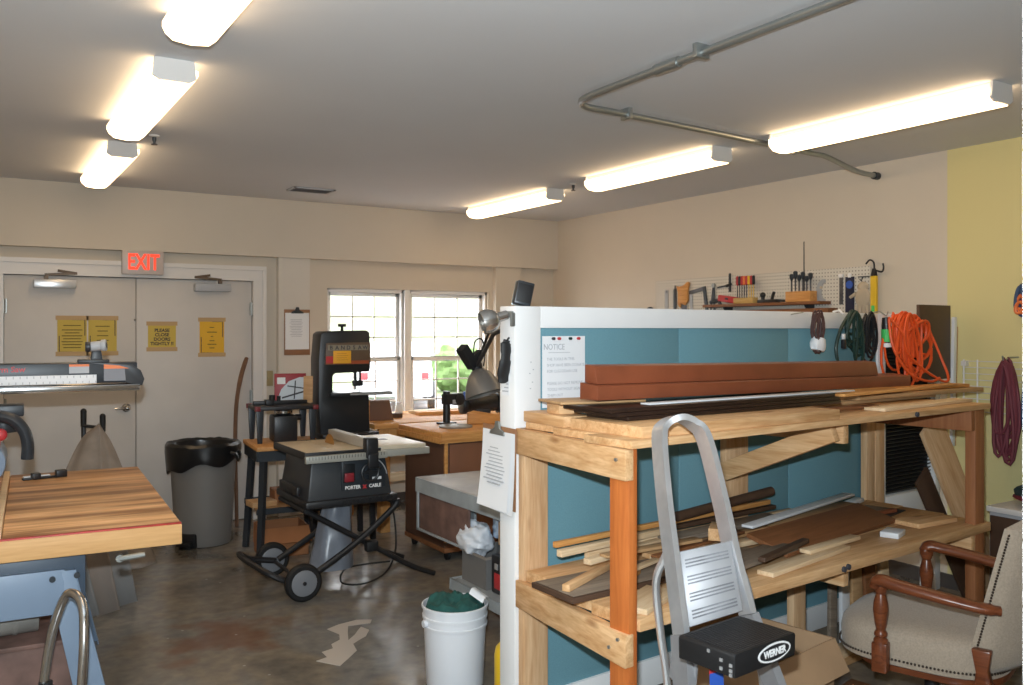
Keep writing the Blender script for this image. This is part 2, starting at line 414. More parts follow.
# door frame
b = B()
for x0, x1 in ((DX0-.09, DX0+.02), (DX1-.02, DX1+.09)): b.box(x0, x1, 7.545, 7.68, 0, DZ-.0205)
b.box(DX0-.09, DX1+.09, 7.545, 7.68, DZ-.02, DZ+.10)
struct('trim_2', b, TRIMW)
b = B()
for x0, x1 in ((DX0-.09, DX0-.06), (DX1+.06, DX1+.09)): b.box(x0, x1, 7.53, 7.5445, 0, DZ+.0695)
b.box(DX0-.09, DX1+.09, 7.53, 7.5445, DZ+.07, DZ+.105)
struct('trim_3', b, TRIMW)
struct('light_block_behind_doors', B().box(DX0-.1, DX1+.1, 7.70, 7.76, 0, DZ+.1), BLK)  # unseen slab added to stop outside light leaking through the door gaps
XM = 1.163
for i, (x0, x1) in enumerate(((DX0+.025, XM-.003), (XM+.003, DX1-.025))):
    d = struct('door_%d' % (i+1), B().box(x0, x1, 7.585, 7.63, .008, DZ-.025), DOORM, .002)
    hx = x0+.004 if i == 0 else x1-.004
    for z in (.25, 1.05, 1.80):
        part('hinge', B().box(hx-.012, hx+.012, 7.568, 7.584, z-.055, z+.055).cyl((hx, 7.572, z-.055), (hx, 7.572, z+.055), .008, n=8), STEEL, d)
    cx = (.58 if i == 0 else 1.75)
    c = part('door_closer', B().box(cx-.145, cx+.145, 7.50, 7.58, 1.94, 2.005), ALU if i == 0 else GREYLAB, d, .006)
    sgn = 1 if i == 0 else -1
    part('closer_arm', B().bar((cx-.06*sgn, 7.53, 2.03), (cx-.06*sgn, 7.53, 2.005), .03, .03).bar((cx-.07*sgn, 7.53, 2.04), (cx+.15*sgn, 7.50, 2.055), .012, .02).bar((cx+.14*sgn, 7.50, 2.055), (cx+.02*sgn, 7.54, 2.075), .012, .02), mat('closer_arm_brown', (.15, .11, .08), .5, metal=.4), c)
h = part('door_handle', B().lathe([(0,0),(.034,.0),(.034,.012),(.026,.02),(.012,.03),(.012,.055),(0,.056)], 18, Matrix.Translation((1.09, 7.584, 1.0)) @ Matrix.Rotation(R(90), 4, 'X')).tube([(1.09, 7.53, 1.0), (1.06, 7.525, 1.0), (1.0, 7.53, .998)], [.013, .011, .008], 10).ball((1.09, 7.532, 1.0), .024), CHROME, bpy.data.objects['door_1'])
part('door_bolt', B().cyl((XM-.01, 7.584, 1.70), (XM-.01, 7.575, 1.70), .008, n=10), CHROME, bpy.data.objects['door_1'])
b = B(); b.box(XR-.012, XR-.0005, .2, YB-.2, 0, .09)
struct('baseboard_right', b, mat('vinyl_base', (.07, .06, .055), .5))
b = B(); b.box(2.585, 4.50, YB-.012, YB-.0005, 0, .09)
struct('baseboard_back', b, bpy.data.materials['vinyl_base'])

# windows: two double-hung units in one opening
struct('trim_4', B().box(3.535, 3.59, 7.60, 7.74, WZ0, WZ1), WINW, .003)
for i, (x0, x1) in enumerate(((WX0, 3.535), (3.59, WX1))):
    b = B()
    b.box(x0, x0+.025, 7.63, 7.73, WZ0, WZ1); b.box(x1-.025, x1, 7.63, 7.73, WZ0, WZ1)
    b.box(x0, x1, 7.63, 7.73, WZ1-.03, WZ1); b.box(x0, x1, 7.63, 7.73, WZ0, WZ0+.04)
    w = struct('window_%d' % (i+1), b, WINW, .003)
    zm = .5*(WZ0+WZ1)
    for k, (z0, z1, y) in enumerate(((zm-.02, WZ1-.03, 7.70), (WZ0+.04, zm+.025, 7.665))):
        a0, a1 = x0+.025, x1-.025
        s = B(); s.box(a0, a0+.035, y-.015, y+.015, z0, z1); s.box(a1-.035, a1, y-.015, y+.015, z0, z1)
        s.box(a0, a1, y-.015, y+.015, z0, z0+.04); s.box(a0, a1, y-.015, y+.015, z1-.035, z1)
        sash = part('sash', s, WINW, w, .003)
        g = B(); q0, q1, r0, r1 = a0+.035, a1-.035, z0+.04, z1-.035
        for j in (1, 2):
            xx = q0+(q1-q0)*j/3; zz = r0+(r1-r0)*j/3
            g.box(xx-.006, xx+.006, y-.008, y+.008, r0, r1); g.box(q0, q1, y-.008, y+.008, zz-.006, zz+.006)
        part('muntin', g, WINW, sash)
        part('pane', B().box(q0, q1, y+.002, y+.005, r0, r1), GLASS, sash)
struct('trim_5', B().box(WX0-.03, WX1+.03, 7.54, 7.66, WZ0-.03, WZ0), WINW, .004)
# exterior seen through the window
def ground_mat():
    return mat('outside_lawn', (.16, .21, .09), .9, noise_amt=.3, nscale=1.2)
struct('ground_outside', B().box(-6, 24, 21.2, 46, -.35, -.15), ground_mat())
struct('road_outside', B().box(-6, 24, 7.80, 21.2, -.36, -.16), mat('outside_paving', (.19, .19, .20), .8, noise_amt=.1, nscale=2))
def bank(u, v):
    return (-6+30*u, 30+16*v, -.16+5.0*math.sin(v*math.pi/2)+.5*noise.noise((u*7, v*5, 0)))
struct('hill_outside', B().grid(bank, 30, 12), mat('outside_meadow', (.185, .21, .125), .9, noise_amt=.25, nscale=.8))
def bush(name, c, r, label):
    def fn(d): return 1+.28*noise.noise(Vector(d)*2.3+Vector((c[0], c[1], 0)))+.14*noise.noise(Vector(d)*6+Vector((c[0], c[1], 0)))
    o = thing(name, label, 'bush', (c[0], c[1], -.15))
    part('foliage', B().ball((0, 0, r*.75), r, (1.3, 1, .85), 40, 26, fn), mat(name+'_leaf', (.10, .165, .05), .9, noise_amt=.35, nscale=7), o)
    part('stem', B().cyl((0, 0, 0), (0, 0, r*.5), .06, .05, 8), SAWSTK, o)
bush('shrub_outside', (12.3, 22.5), .8, 'small green shrub outside the window, beside the parked car')
bush('shrub_outside', (14.6, 23.0), .95, 'larger green shrub outside, beyond the second window unit')
# parked white car
car = thing('car_outside', 'white parked car with red tail lights outside the window', 'car', (8.75, 19.4, -.16), R(66))
prof = [(-2.1,.32),(-2.12,.75),(-2.0,.95),(-1.55,1.0),(-.95,1.42),(-.1,1.5),(.6,1.42),(1.15,1.02),(1.9,.88),(2.12,.68),(2.1,.30)]
CARW = mat('car_white', (.80, .80, .82), .25, coat=.6)
part('body', B().prism(prof, -.82, .82, Matrix.Rotation(R(90), 4, 'X')), CARW, car, .06)
for sx in (-.83, .83):
    part('side_window', B().prism([(-1.25,1.02),(-.85,1.36),(-.05,1.43),(.5,1.36),(.92,1.03)], -.006, .006, Matrix.Translation((0, sx, 0)) @ Matrix.Rotation(R(90), 4, 'X')), mat('car_glass', (.25,.28,.3), .1) if 'car_glass' not in bpy.data.materials else bpy.data.materials['car_glass'], car)  # glass colour lightened to suggest the sky it reflects
    part('tail_light', B().box(-2.12, -1.98, sx*.86-.14 if sx > 0 else sx*.86-.02, sx*.86+.02 if sx > 0 else sx*.86+.14, .70, .86), REDINK, car, .01)
    for wx in (-1.3, 1.3):
        wv = part('wheel', B().cyl((wx, sx-.09, .31), (wx, sx+.09, .31), .31, n=24), BLKR, car, .02)
        part('hub', B().cyl((wx, sx-.1, .31), (wx, sx+.1, .31), .19, n=16), ALU, wv)

# ------------------------------------------------------------------ ceiling fittings
def make_light(label, x, y):
    L = thing('ceiling_light', label, 'ceiling light', (x, y, H), 0, 'fluorescent ceiling lights')
    ln = 1.30
    part('housing', B().box(-.06, .06, -ln/2, ln/2, -.055, -.001), TRIMW, L, .003)
    pr = [(-.098,-.035),(-.098,-.055),(-.088,-.075),(-.062,-.097),(0,-.104),(.062,-.097),(.088,-.075),(.098,-.055),(.098,-.035),(.075,-.030),(-.075,-.030)]
    part('lens', B().prism(pr, -ln/2+.012, ln/2-.012, Matrix.Rotation(R(90), 4, 'X') @ Matrix.Rotation(0, 4, 'Z')), LENS, L)
    for e in (-1, 1):
        y0 = e*(ln/2-.005)
        part('end_cap', B().prism([(-.08,-.002),(-.06,0),(.06,0),(.08,-.002),(.088,-.075),(.062,-.092),(-.062,-.092),(-.088,-.075)], -.006, .006, Matrix.Translation((0, y0, 0)) @ Matrix.Rotation(R(90), 4, 'X')), TRIMW, L)
    return L
for xs, ys, side in (((.69, .74, .80), (2.66, 4.50, 6.36), 'double-door side'), ((4.02, 3.96, 4.0), (2.87, 4.56, 6.42), 'pegboard side')):
    for k, (x, y) in enumerate(zip(xs, ys)):
        make_light('lit fluorescent ceiling light on the %s, %s' % (side, ('closest to the doorway', 'middle of its row', 'closest to the back wall')[k]), x, y)
v = thing('ceiling_vent', 'small grey louvred vent in the ceiling near the back wall', 'vent', (2.36, 6.85, H))
part('frame', B().box(-.17,.17,-.10,-.08,-.012,-.001).box(-.17,.17,.08,.10,-.012,-.001).box(-.17,-.15,-.1,.1,-.012,-.001).box(.15,.17,-.1,.1,-.012,-.001), GREYLAB, v)
s = B()
for k in range(7): s.cbox((0, -.068+k*.0225, -.008), (.30, .018, .002), (R(35),0,0))
part('slat', s, mat('vent_grey', (.16, .15, .15), .5), v)
cp = catmull([(2.455, .25, 2.715), (2.46, 1.5, 2.715), (2.475, 3.25, 2.715)], 2) + [Vector((2.48+.14*(1-math.cos(a)), 3.30+.17*math.sin(a), 2.715)) for a in [R(k*15) for k in range(0, 7)]] + catmull([(2.75, 3.475, 2.715), (3.6, 3.55, 2.715), (4.45, 3.64, 2.715), (4.60, 3.65, 2.712), (4.92, 3.70, 2.672), (5.05, 3.71, 2.66), (5.20, 3.73, 2.66)], 4)
cd = thing('ceiling_conduit', 'galvanised steel conduit bending across the ceiling to the pegboard wall', 'conduit', (0, 0, 0))
part('pipe', B().tube(cp, .0165, 12), STEEL, cd)
part('coupling', B().cyl((2.47, 2.68, 2.715), (2.47, 2.82, 2.715), .023, n=12), STEEL, cd)
for p, hz in (((2.467, 2.55, 2.72), 0), ((2.86, 3.49, 2.72), 1), ((4.3, 3.62, 2.72), 1)):
    d = (.012, .03) if not hz else (.03, .012)
    part('strap', B().box(p[0]-(.035 if not hz else .012), p[0]+(.035 if not hz else .012), p[1]-(.012 if not hz else .035), p[1]+(.012 if not hz else .035), 2.693, 2.7495), STEEL, cd, .003)
part('elbow_box', B().cyl((5.19, 3.73, 2.66), (5.238, 3.735, 2.66), .026, n=12), CHAR, cd)
for k, (x, y) in enumerate(((.93, 5.42), (3.98, 5.50))):
    s = thing('sprinkler_head', 'small dark sprinkler head between two lights on the %s' % ('double-door side', 'pegboard side')[k], 'sprinkler', (x, y, H))
    part('escutcheon', B().lathe([(0,-.001),(.03,-.001),(.028,-.008),(.012,-.012),(0,-.012)], 16), TRIMW, s)
    part('head', B().lathe([(0,-.01),(.012,-.01),(.012,-.03),(.007,-.04),(.007,-.05),(.018,-.052),(.018,-.056),(0,-.056)], 12), CHAR, s)

# ------------------------------------------------------------------ on the back wall
ex = thing('exit_sign', 'white EXIT sign with lit red letters above the double doors', 'sign', (1.20, 7.50, 2.155))
part('housing', B().box(-.155,.155,-.02,.029,-.094,.094), mat('exit_white', (.55, .48, .45), .4), ex, .008)
text('lettering', 'EXIT', .175, REDLIT, ex, (.003, -.0225, 0), (R(90),0,0), ext=.002, bold=.004, sx=.66)
def poster(name, label, x, z, w, h, m, lines, group=None, tapes=True, border=True):
    t = thing(name, label, 'paper sign', (x, 7.584, z))
    if tapes:
        part('tape', B().box(-w/2-.012, w/2+.012, -.0035, -.0015, h/2-.02, h/2+.014), TAPE, t)
        part('tape', B().box(-w/2-.012, w/2+.012, -.0035, -.0015, -h/2-.014, -h/2+.02), TAPE, t)
    part('sheet', B().box(-w/2, w/2, -.0025, -.0005, -h/2, h/2), m, t)
    if lines:
        b = B()
        for zz, ww in lines: b.box(-ww*w/2, ww*w/2, -.0034, -.0026, zz*h-.0035, zz*h+.0035)
        part('printed_line', b, mat('print_ink', (.16, .12, .03), .8) if 'print_ink' not in bpy.data.materials else bpy.data.materials['print_ink'], t)
    if border:
        b = B(); k = .44
        b.box(w*k-.004, w*k+.002, -.0034, -.0026, 0, h*k); b.box(0, w*k, -.0034, -.0026, h*k-.004, h*k+.002)
        b.box(-w*k-.002, -w*k+.004, -.0034, -.0026, -h*k, 0); b.box(-w*k, 0, -.0034, -.0026, -h*k-.002, -h*k+.004)
        part('corner_border', b, INK, t)
    return t
poster('paper_sign', 'yellow notice with many printed lines, taped on the left double door', .702, 1.575, .205, .285, YPAPER, [(.28,.6),(.16,.7),(.08,.5),(0,.7),(-.08,.6),(-.16,.72),(-.24,.66),(-.32,.6)])['label'] = 'yellow notice with many printed lines, on the door with the lever handle'
poster('paper_sign', 'yellow notice with five short printed lines, partly behind the saw arm knob', .918, 1.575, .205, .285, YPAPER, [(.26,.5),(.13,.36),(.0,.4),(-.13,.42),(-.26,.4)])
ps = poster('paper_sign', 'yellow sign reading PLEASE CLOSE DOORS TIGHTLY, on the second door', 1.36, 1.568, .215, .215, YPAPER, None, border=False)
for k, w in enumerate(('PLEASE', 'CLOSE', 'DOORS', 'TIGHTLY !!')):
    text('lettering', w, .037, INK, ps, (0, -.003, .048-k*.036), (R(90),0,0), bold=.0012, ext=.0004)
poster('paper_sign', 'orange-yellow sheet with a few printed lines, on the second door near its hinges', 1.755, 1.56, .20, .30, OPAPER, [(.27,.18),(.14,.4),(.02,.1),(-.1,.2),(-.2,.36),(-.3,.2)])
def clipboard(name, label, loc, rot, w, h, bottom=.2, clip=BLKB, curl=False):
    t = thing(name, label, 'clipboard', loc, rot=rot)
    part('board', B().box(-w/2, w/2, -.004, 0, -h, 0), mat('clipboard_brown', (.30, .15, .075), .5) if 'clipboard_brown' not in bpy.data.materials else bpy.data.materials['clipboard_brown'], t, .003)
    hh = h*(1-bottom)
    if curl:
        part('paper', B().grid(lambda u, v: (-w*.48+w*.90*u-.010*v, -.006-.022*v*v*(1-u*.4)-.006*u, -.02-hh*v), 8, 14), PAPER, t)
        part('paper', B().grid(lambda u, v: (-w*.46+w*.94*u+.004*v, -.005-.012*v*v*u, -.02-hh*1.03*v), 8, 14), PAPER, t)
    else:
        part('paper', B().box(-w*.46, w*.46, -.0065, -.0042, -.03-hh, -.03), PAPER, t)
    b = B()
    for k in range(11):
        ww = w*random.uniform(.22, .36); zz = -.09-k*hh*.045
        v = (-zz-.02)/hh if curl else 0
        b.box(-ww, ww*.7, -.0085-(.035*v*v if curl else 0), -.0078-(.034*v*v*.6 if curl else 0), zz-.002, zz+.002)
    part('printed_line', b, INKG, t)
    cl = part('clip', B().prism([(-.055,-.035),(.055,-.035),(.05,-.02),(.02,-.008),(.012,.02),(-.012,.02),(-.02,-.008),(-.05,-.02)], -.016, -.006, Matrix.Rotation(R(90), 4, 'X') @ Matrix.Scale(-1, 4, (0,0,1))), clip, t, .002)
    return t
clipboard('clipboard', 'brown clipboard with a white sheet hanging on the wall beside the window', (2.468, 7.532, 1.80), (0,0,0), .232, .40, .20, CHAR)
sw = thing('light_switch', 'beige light switch plate on the wall beside the double doors', 'switch', (2.232, 7.598, 1.20))
part('plate', B().box(-.042,.042,-.009,0,-.066,.066), mat('ivory_plate', (.38, .31, .16), .4), sw, .003)
part('toggle', B().box(-.007,.007,-.02,-.008,-.012,.012), bpy.data.materials['ivory_plate'], sw, .002)

# ------------------------------------------------------------------ partition
A5 = R(5)
O = Vector((1.832, 2.923, 0))
def S(t, s, z): return (O.x+t*math.cos(A5)+s*math.sin(A5), O.y+t*math.sin(A5)-s*math.cos(A5), z)
pt = thing('office_partition', 'white framed office partition with blue fabric panels behind the lumber rack', 'partition', O, A5)
PL = 3.30
b = B()
b.box(0, .132, 0, .10, .02, 1.715)
part('frame_post', b, WHITEP, pt, .004)
part('frame_post', B().box(2.60, 2.68, 0, .10, .02, 1.715), WHITEP, pt, .004)
part('frame_post', B().box(PL-.06, PL, 0, .10, .02, 1.715), WHITEP, pt, .004)
part('top_rail', B().box(.132, 2.60, 0, .10, 1.628, 1.715).box(2.68, PL-.06, 0, .10, 1.628, 1.715), WHITEP, pt, .003)
part('bottom_rail', B().box(.132, 2.60, 0, .10, .03, .155), WHITEP, pt, .003)
part('bottom_rail', B().box(2.68, PL-.06, 0, .10, .53, .655), WHITEP, pt, .003)
xs = [.132, .955, 1.78, 2.60]
for k in range(3):
    part('fabric_panel', B().box(xs[k]+.0015, xs[k+1]-.0015, .012, .088, .155, 1.628), BLUEF, pt, .003)
lv = B()
for k in range(44): lv.cbox(((2.68+PL-.06)/2, .035, .665+k*.022), (PL-.06-2.68, .018, .004), (R(-40), 0, 0))
part('louvre_slat', lv, BLKB, pt)
part('louvre_backing', B().box(2.68, PL-.06, .05, .07, .655, 1.628), BLK, pt)
for k in (.2, 1.9, 3.1): part('foot', B().cyl((k, .05, 0), (k, .05, .03), .025, n=10), BLKB, pt)
# small printed label and screw marks at the end of the partition
part('printed_sticker', B().box(-.0012, -.0002, .035, .085, 1.36, 1.50), PAPER, pt)
lb = B()
for k in range(8): lb.box(-.0018, -.0012, .04, .08-.012*(k % 3), 1.374+k*.0145, 1.379+k*.0145)
part('printed_line', lb, INKG, pt)
def stroke(y0, z0, dz): return B().box(y0, y0+.006, -.001, 0, z0, z0+dz)
mk = B()
for x, z in ((.075, 1.385), (.085, 1.41), (.072, 1.445), (.09, 1.46), (.078, 1.49)): mk.box(x, x+.006, -.0008, .0002, z, z+.004)
part('pencil_mark', mk, INKG, pt)
# notice on the blue panel
nt_ = thing('paper_notice', 'white handwritten NOTICE sheet pinned to the blue fabric panel', 'notice', S(.258, -.010, 1.595), A5)
part('sheet', B().grid(lambda u, v: (-.115+.23*u, -.004-.006*math.sin(u*3.1)*v, -.29*v), 8, 8), PAPER, nt_)
for k, (x, m) in enumerate(((-.06, INK), (-.03, REDINK), (.03, GRCORD), (.075, REDINK))):
    part('push_pin', B().cyl((x, -.004, -.01), (x, -.016, -.01), .006, n=8), m, nt_)
text('lettering', 'NOTICE', .034, INKG, nt_, (-.055, -.008, -.045), (R(90),0,0), sx=.9)
part('underline', B().box(-.085, .03, -.0085, -.007, -.068, -.066), INKG, nt_)
for k, w in enumerate(('THE TOOLS IN THIS', 'SHOP HAVE BEEN DONATED', 'FOR CUSTODIAN USE', None, 'PLEASE DO NOT REMOVE', 'TOOLS WITHOUT SIGNING', 'THEM OUT')):
    if w: text('lettering', w, .0165, INKG, nt_, (-.095, -.009-.0006*k, -.094-k*.0245), (R(90),0,0), 'LEFT', ext=.0003)
# clipboard hanging at the partition's end
clipboard('clipboard', 'clipboard with curling white papers hanging on the end of the partition', (1.822, 3.02, 1.235), (0, R(1), R(-89)), .25, .325, .04, STEEL, True)

# ------------------------------------------------------------------ lumber rack (built of two-by-fours)
rk = thing('lumber_rack', 'two-tier wooden lumber rack of stained posts and pine boards before the blue partition', 'rack', O, A5)
def rb(name, t0, t1, s0, s1, z0, z1, m, bev=.003): return part(name, B().box(t0, t1, -s1, -s0, z0, z1), m, rk, bev)
rb('front_post', -.084, -.046, .63, .72, 0, 1.235, ORANGEZ)
rb('middle_leg', 1.33, 1.42, .30, .338, 0, .64, PINEZ)
rb('front_post', 2.235, 2.325, .665, .715, 0, 1.235, REDWOODZ)
rb('rear_post', .015, .135, .004, .042, 0, 1.235, PINEZ)
rb('rear_post', 1.222, 1.385, .004, .042, 0, 1.235, PINEZ)
rb('rear_post', 2.415, 2.495, .004, .042, 0, 1.235, PINEZ)
rb('rear_post', 2.505, 2.595, .004, .042, 0, 1.235, PINEZ)
for z0, z1 in ((1.135, 1.235), (.535, .64)):
    part('end_rail', B().add([(x0-.145*q, -q, z) for z in (z0, z1) for q in (.006, .725) for x0 in (-.001, .038)], [(0,2,3,1),(4,5,7,6),(0,1,5,4),(2,6,7,3),(0,4,6,2),(1,3,7,5)]), PINEY, rk, .003)
    rb('bearer', 1.215, 1.253, .05, .66, z1-.09, z1, PINEY)
    rb('end_rail', 2.195, 2.234, .05, .715, z0, z1, REDWOODZ if z0 > 1 else PINEY)
for z0, z1, m in ((1.236, 1.262, PINE), (.641, .683, PINE)):
    for k, (s0, s1) in enumerate(((.05, .26), (.265, .49), (.495, .73))):
        rb('shelf_board', (.015, -.025, -.08 if z0 > 1 else -.044)[k], 2.40-.02*k, s0, s1, z0, z1, m)
part('diagonal_brace', B().bar((1.18, -.06, .955), (1.18, -.64, 1.20), .038, .085), PINEY, rk, .003)
part('bolt', B().cyl((1.10, -.732, .66), (1.10, -.742, .66), .012, n=8).cyl((1.13, -.732, .665), (1.13, -.742, .665), .012, n=8), INK, rk)
part('bolt', B().cyl((1.66, -.732, 1.249), (1.66, -.742, 1.249), .011, n=8), INK, rk)
part('screw', B().cyl((-.1085, -.69, .62), (-.098, -.69, .62), .006, n=8).cyl((-.1, -.64, .58), (-.09, -.64, .58), .006, n=8).cyl((-.107, -.68, 1.2), (-.097, -.68, 1.2), .006, n=8), STEEL, rk)

def board(name, label, t, s, z, L, W, T, m, yaw=0, roll=0, pitch=0, bev=.002, group=None, cat='board'):
    """a board with its bottom centre at rack position (t, s, z): L along the rack, W deep, T thick"""
    o = part(name, B().box(-L/2, L/2, -W/2, W/2, 0, T), m, None, bev, S(t, s, z), (R(roll), R(pitch), A5+R(yaw)))
    return tag(o, label, cat, group)

# ---- upper shelf
def moulding(name, label, prof, t0, t1, s, z, m, yaw=0):
    L = t1-t0
    M = Matrix(((0,0,1,0),(-1,0,0,0),(0,1,0,0),(0,0,0,1)))
    o = part(name, B().prism(prof, -L/2, L/2, M), m, None, .003, S((t0+t1)/2, s, z), (0,0,A5+R(yaw)))
    return tag(o, label, 'moulding')
mo_ = thing('brown_moulding', 'long red-brown stepped moulding lying on top of the board pile on the rack', 'moulding', S(0, .40, 1.366), rot=(0, R(.75), A5))
MM = Matrix(((0,0,1,0),(-1,0,0,0),(0,1,0,0),(0,0,0,1)))
part('lower_step', B().prism([(-.085,0),(.012,0),(.012,.052),(-.085,.062)], .062, 2.20, MM), BROWNP, mo_, .003)
part('upper_step', B().prism([(-.085,.0625),(-.016,.0565),(-.03,.122),(-.085,.128)], .085, 1.95, MM), BROWNP, mo_, .003)
board('plywood_strip', 'thin bare plywood offcut sticking out from under the red-brown moulding', .18, .25, 1.347, .36, .20, .009, TANW, yaw=-14)
board('white_strip', 'thin white strip between the moulding and the dark boards', .86, .50, 1.347, 1.25, .05, .006, VINYL, yaw=-2)
for t, s, z, L, W, lab in ((.71, .45, 1.302, 1.26, .22, 'long dark brown board, lowest of the dark stack on the rack'), (.69, .435, 1.317, 1.30, .24, 'long dark brown board, middle of the dark stack on the rack'), (.66, .42, 1.332, 1.30, .26, 'long dark brown board, topmost of the dark stack on the rack')):
    board('dark_board', lab, t, s, z, L, W, .0145, DARKB, yaw=-1)
board('wood_block', 'pine block nearest the partition end, on top of the rack', .14, .20, 1.3035, .20, .09, .040, PINE, yaw=-8)
board('wood_block', 'short pine two-by-four on the rack corner, under the other block', .075, .17, 1.2625, .13, .28, .040, PINEY, yaw=-6)
board('pine_board', 'long wide pine plank along the front edge of the upper shelf', .55, .525, 1.2625, 1.10, .37, .038, PINE, yaw=-1)
board('thin_batten', 'thin orange batten lying under the red-brown moulding toward the wall', 1.95, .50, 1.328, 1.15, .05, .012, ORW, yaw=4)
board('orange_board', 'orange-toned board on top of the short pile at the wall end', 2.36, .30, 1.305, 1.05, .12, .016, ORW, yaw=-2)
board('grey_board', 'greyish board under the orange-toned one at the wall end', 2.35, .34, 1.2825, 1.15, .15, .020, TANW, yaw=-2)
board('support_board', 'tan board lowest in the short pile at the wall end of the rack', 2.05, .28, 1.2625, 1.0, .16, .018, TANW, yaw=0)
board('pale_plank', 'pale plank lying flat on the bare end of the upper shelf', 1.95, .60, 1.2625, .85, .10, .014, PALE, yaw=2)
board('short_batten', 'short brown batten beside the pale plank on the upper shelf', 1.50, .50, 1.2625, .36, .05, .014, BROWNB, yaw=-8)
# dark board and pale strips standing at the wall end
def leaning(name, label, t, s, z0, w, h, th, m, lean=6, roll=0, cat='board', yaw=0):
    o = part(name, B().box(-w/2, w/2, -th/2, th/2, 0, h), m, None, .002, S(t, s, z0), (R(-lean), R(roll), A5+R(yaw)))
    return tag(o, label, cat)
leaning('upright_plank', 'tall dark brown board standing upright behind the orange cord', 3.175, .024, 1.3215, .37, .45, .02, DARKW, 0)
leaning('white_strip', 'narrow white board standing beside the tall dark board', 3.385, .03, .90, .035, .80, .02, VINYL, -1)
leaning('brown_strip', 'narrow brown strip standing next to the white upright board', 3.41, .03, .90, .012, .74, .02, TANW, -1)
leaning('leaning_plank', 'wide pine plank leaning diagonally past the wall end of the rack', 3.20, .40, .065, .20, 1.34, .022, PINEZ, 0, -36.5)
leaning('leaning_board', 'dark brown plank leaning behind the pine plank at the wall end', 3.05, .33, .045, .13, 1.0, .02, DARKW, 0, -36.5)

# ---- lower shelf
LZ = .684
board('wood_strip', 'long thin orange strip against the blue panel on the lower shelf', .82, .075, .765, 1.36, .022, .022, ORW, pitch=-.5)
board('dark_strip', 'dark strip lying just under the long orange strip', 1.0, .085, .7435, 1.05, .03, .018, DARKW, pitch=-.5)
board('support_board', 'pale board standing on edge behind the sticks on the lower shelf', .95, .115, LZ+.001, 1.35, .03, .055, PALE)
board('brown_edged_panel', 'brown-edged panel lying flat at the rack end of the lower shelf', .41, .385, LZ+.001, 1.05, .24, .020, DARKW, yaw=-2)
board('panel_face', 'pale worn sheet lying on the brown-edged panel', .41, .385, LZ+.022, 1.03, .22, .003, GREYW, yaw=-2)
sticks = [
    ('split pine stick on the panel, closest to the rack end', .06, .36, .026, .34, .030, .024, PINE, 22),
    ('short stick with a pale cut end on the panel', .16, .46, .026, .24, .026, .024, ORW, 26),
    ('pale batten crossing behind the orange post', .42, .22, .045, .55, .035, .022, PALE, 8),
    ('round-ended stick lying across the panel by the blue fabric', .38, .16, .068, .60, .03, .026, PALE, 3),
    ('long pine batten behind the ladder on the lower shelf', .85, .26, .026, .80, .06, .020, PINE, 3),
    ('long pale batten in front of the other one behind the ladder', .80, .36, .026, .75, .05, .022, PALE, -3),
]
sticks += [
    ('thin pale slat lying on top of the panel toward the front', .24, .43, .050, .30, .030, .012, PALE, 14),
    ('tan slat lying across the sticks behind the orange post', .46, .30, .068, .50, .05, .012, TANW, -4),
    ('narrow brown slat behind the ladder rails on the lower shelf', .72, .32, .048, .62, .03, .012, BROWNB, 6),
]
for lab, t, s, dz, L, W, T, m, yw in sticks: board('wood_stick', lab, t, s, LZ+dz, L, W, T, m, yaw=yw)
board('grey_board', 'weathered board lying behind the ladder on the lower shelf', .98, .22, LZ+.058, .75, .09, .02, GREYW, yaw=2)
board('pine_offcut', 'pale pine offcut at the front edge beside the orange post', .10, .62, LZ+.001, .26, .12, .020, PALE, yaw=20)
board('pine_offcut', 'pale plywood offcut at the front edge behind the ladder leg', .38, .64, LZ+.001, .20, .10, .030, PALE, yaw=-25)
board('pine_offcut', 'stubby pine offcut resting on the boards at the ladder rail', .80, .36, LZ+.075, .14, .09, .05, PINE, yaw=35)
cylb = tag(part('dark_pole', B().cyl((-.34,0,0), (.34,0,0), .022, n=14), DARKW, None, 0, S(1.14, .11, .822), (0, R(-3), A5+R(1)), angle=50), 'dark brown round pole lying above the boards on the lower shelf', 'pole')
board('white_trim_strip', 'long white plastic trim strip lying behind the brown board', 1.55, .23, LZ+.075, 1.05, .055, .012, VINYL, yaw=9)
board('white_trim_strip', 'second white plastic strip beneath the first one, behind the brown board', 1.68, .18, LZ+.058, .95, .05, .012, VINYL, yaw=9)
board('support_board', 'plain board under the white plastic strips', 1.62, .215, LZ+.001, .9, .12, .040, TANW, yaw=5)
board('brown_board', 'wide brown board tilted toward the room on the lower shelf', 1.45, .42, LZ+.030, .98, .20, .020, BROWNB, yaw=5, roll=15)
board('weathered_board', 'dark weathered board lying in front of the brown board near the ladder', .80, .53, LZ+.024, .50, .12, .018, GREYW, yaw=8)
board('dark_strip', 'dark strip along the front of the weathered board by the ladder', .92, .585, LZ+.043, .42, .03, .018, DARKW, yaw=12)
board('pine_lath', 'pale pine lath along the front of the lower shelf', 1.0, .63, LZ+.001, .62, .07, .018, PALE, yaw=6)
board('pine_lath', 'second pale pine lath crossing the first toward the shelf middle', 1.24, .585, LZ+.020, .40, .05, .016, PALE, yaw=3)
board('pine_board', 'pine board lying flat at the wall end of the lower shelf', 2.08, .55, LZ+.001, .30, .14, .022, PINE, yaw=-6)
board('dark_sheet', 'dark sheet of roofing felt behind the pine board at the wall end', 2.06, .27, LZ+.001, .40, .22, .004, CHAR, yaw=10)
board('brown_stick', 'reddish brown stick lying on the dark sheet', 2.07, .33, LZ+.007, .22, .03, .018, BROWNP, yaw=-4)
board('white_block', 'small white block lying in front of the dark sheet', 1.70, .60, LZ+.001, .12, .08, .025, VINYL, yaw=15)
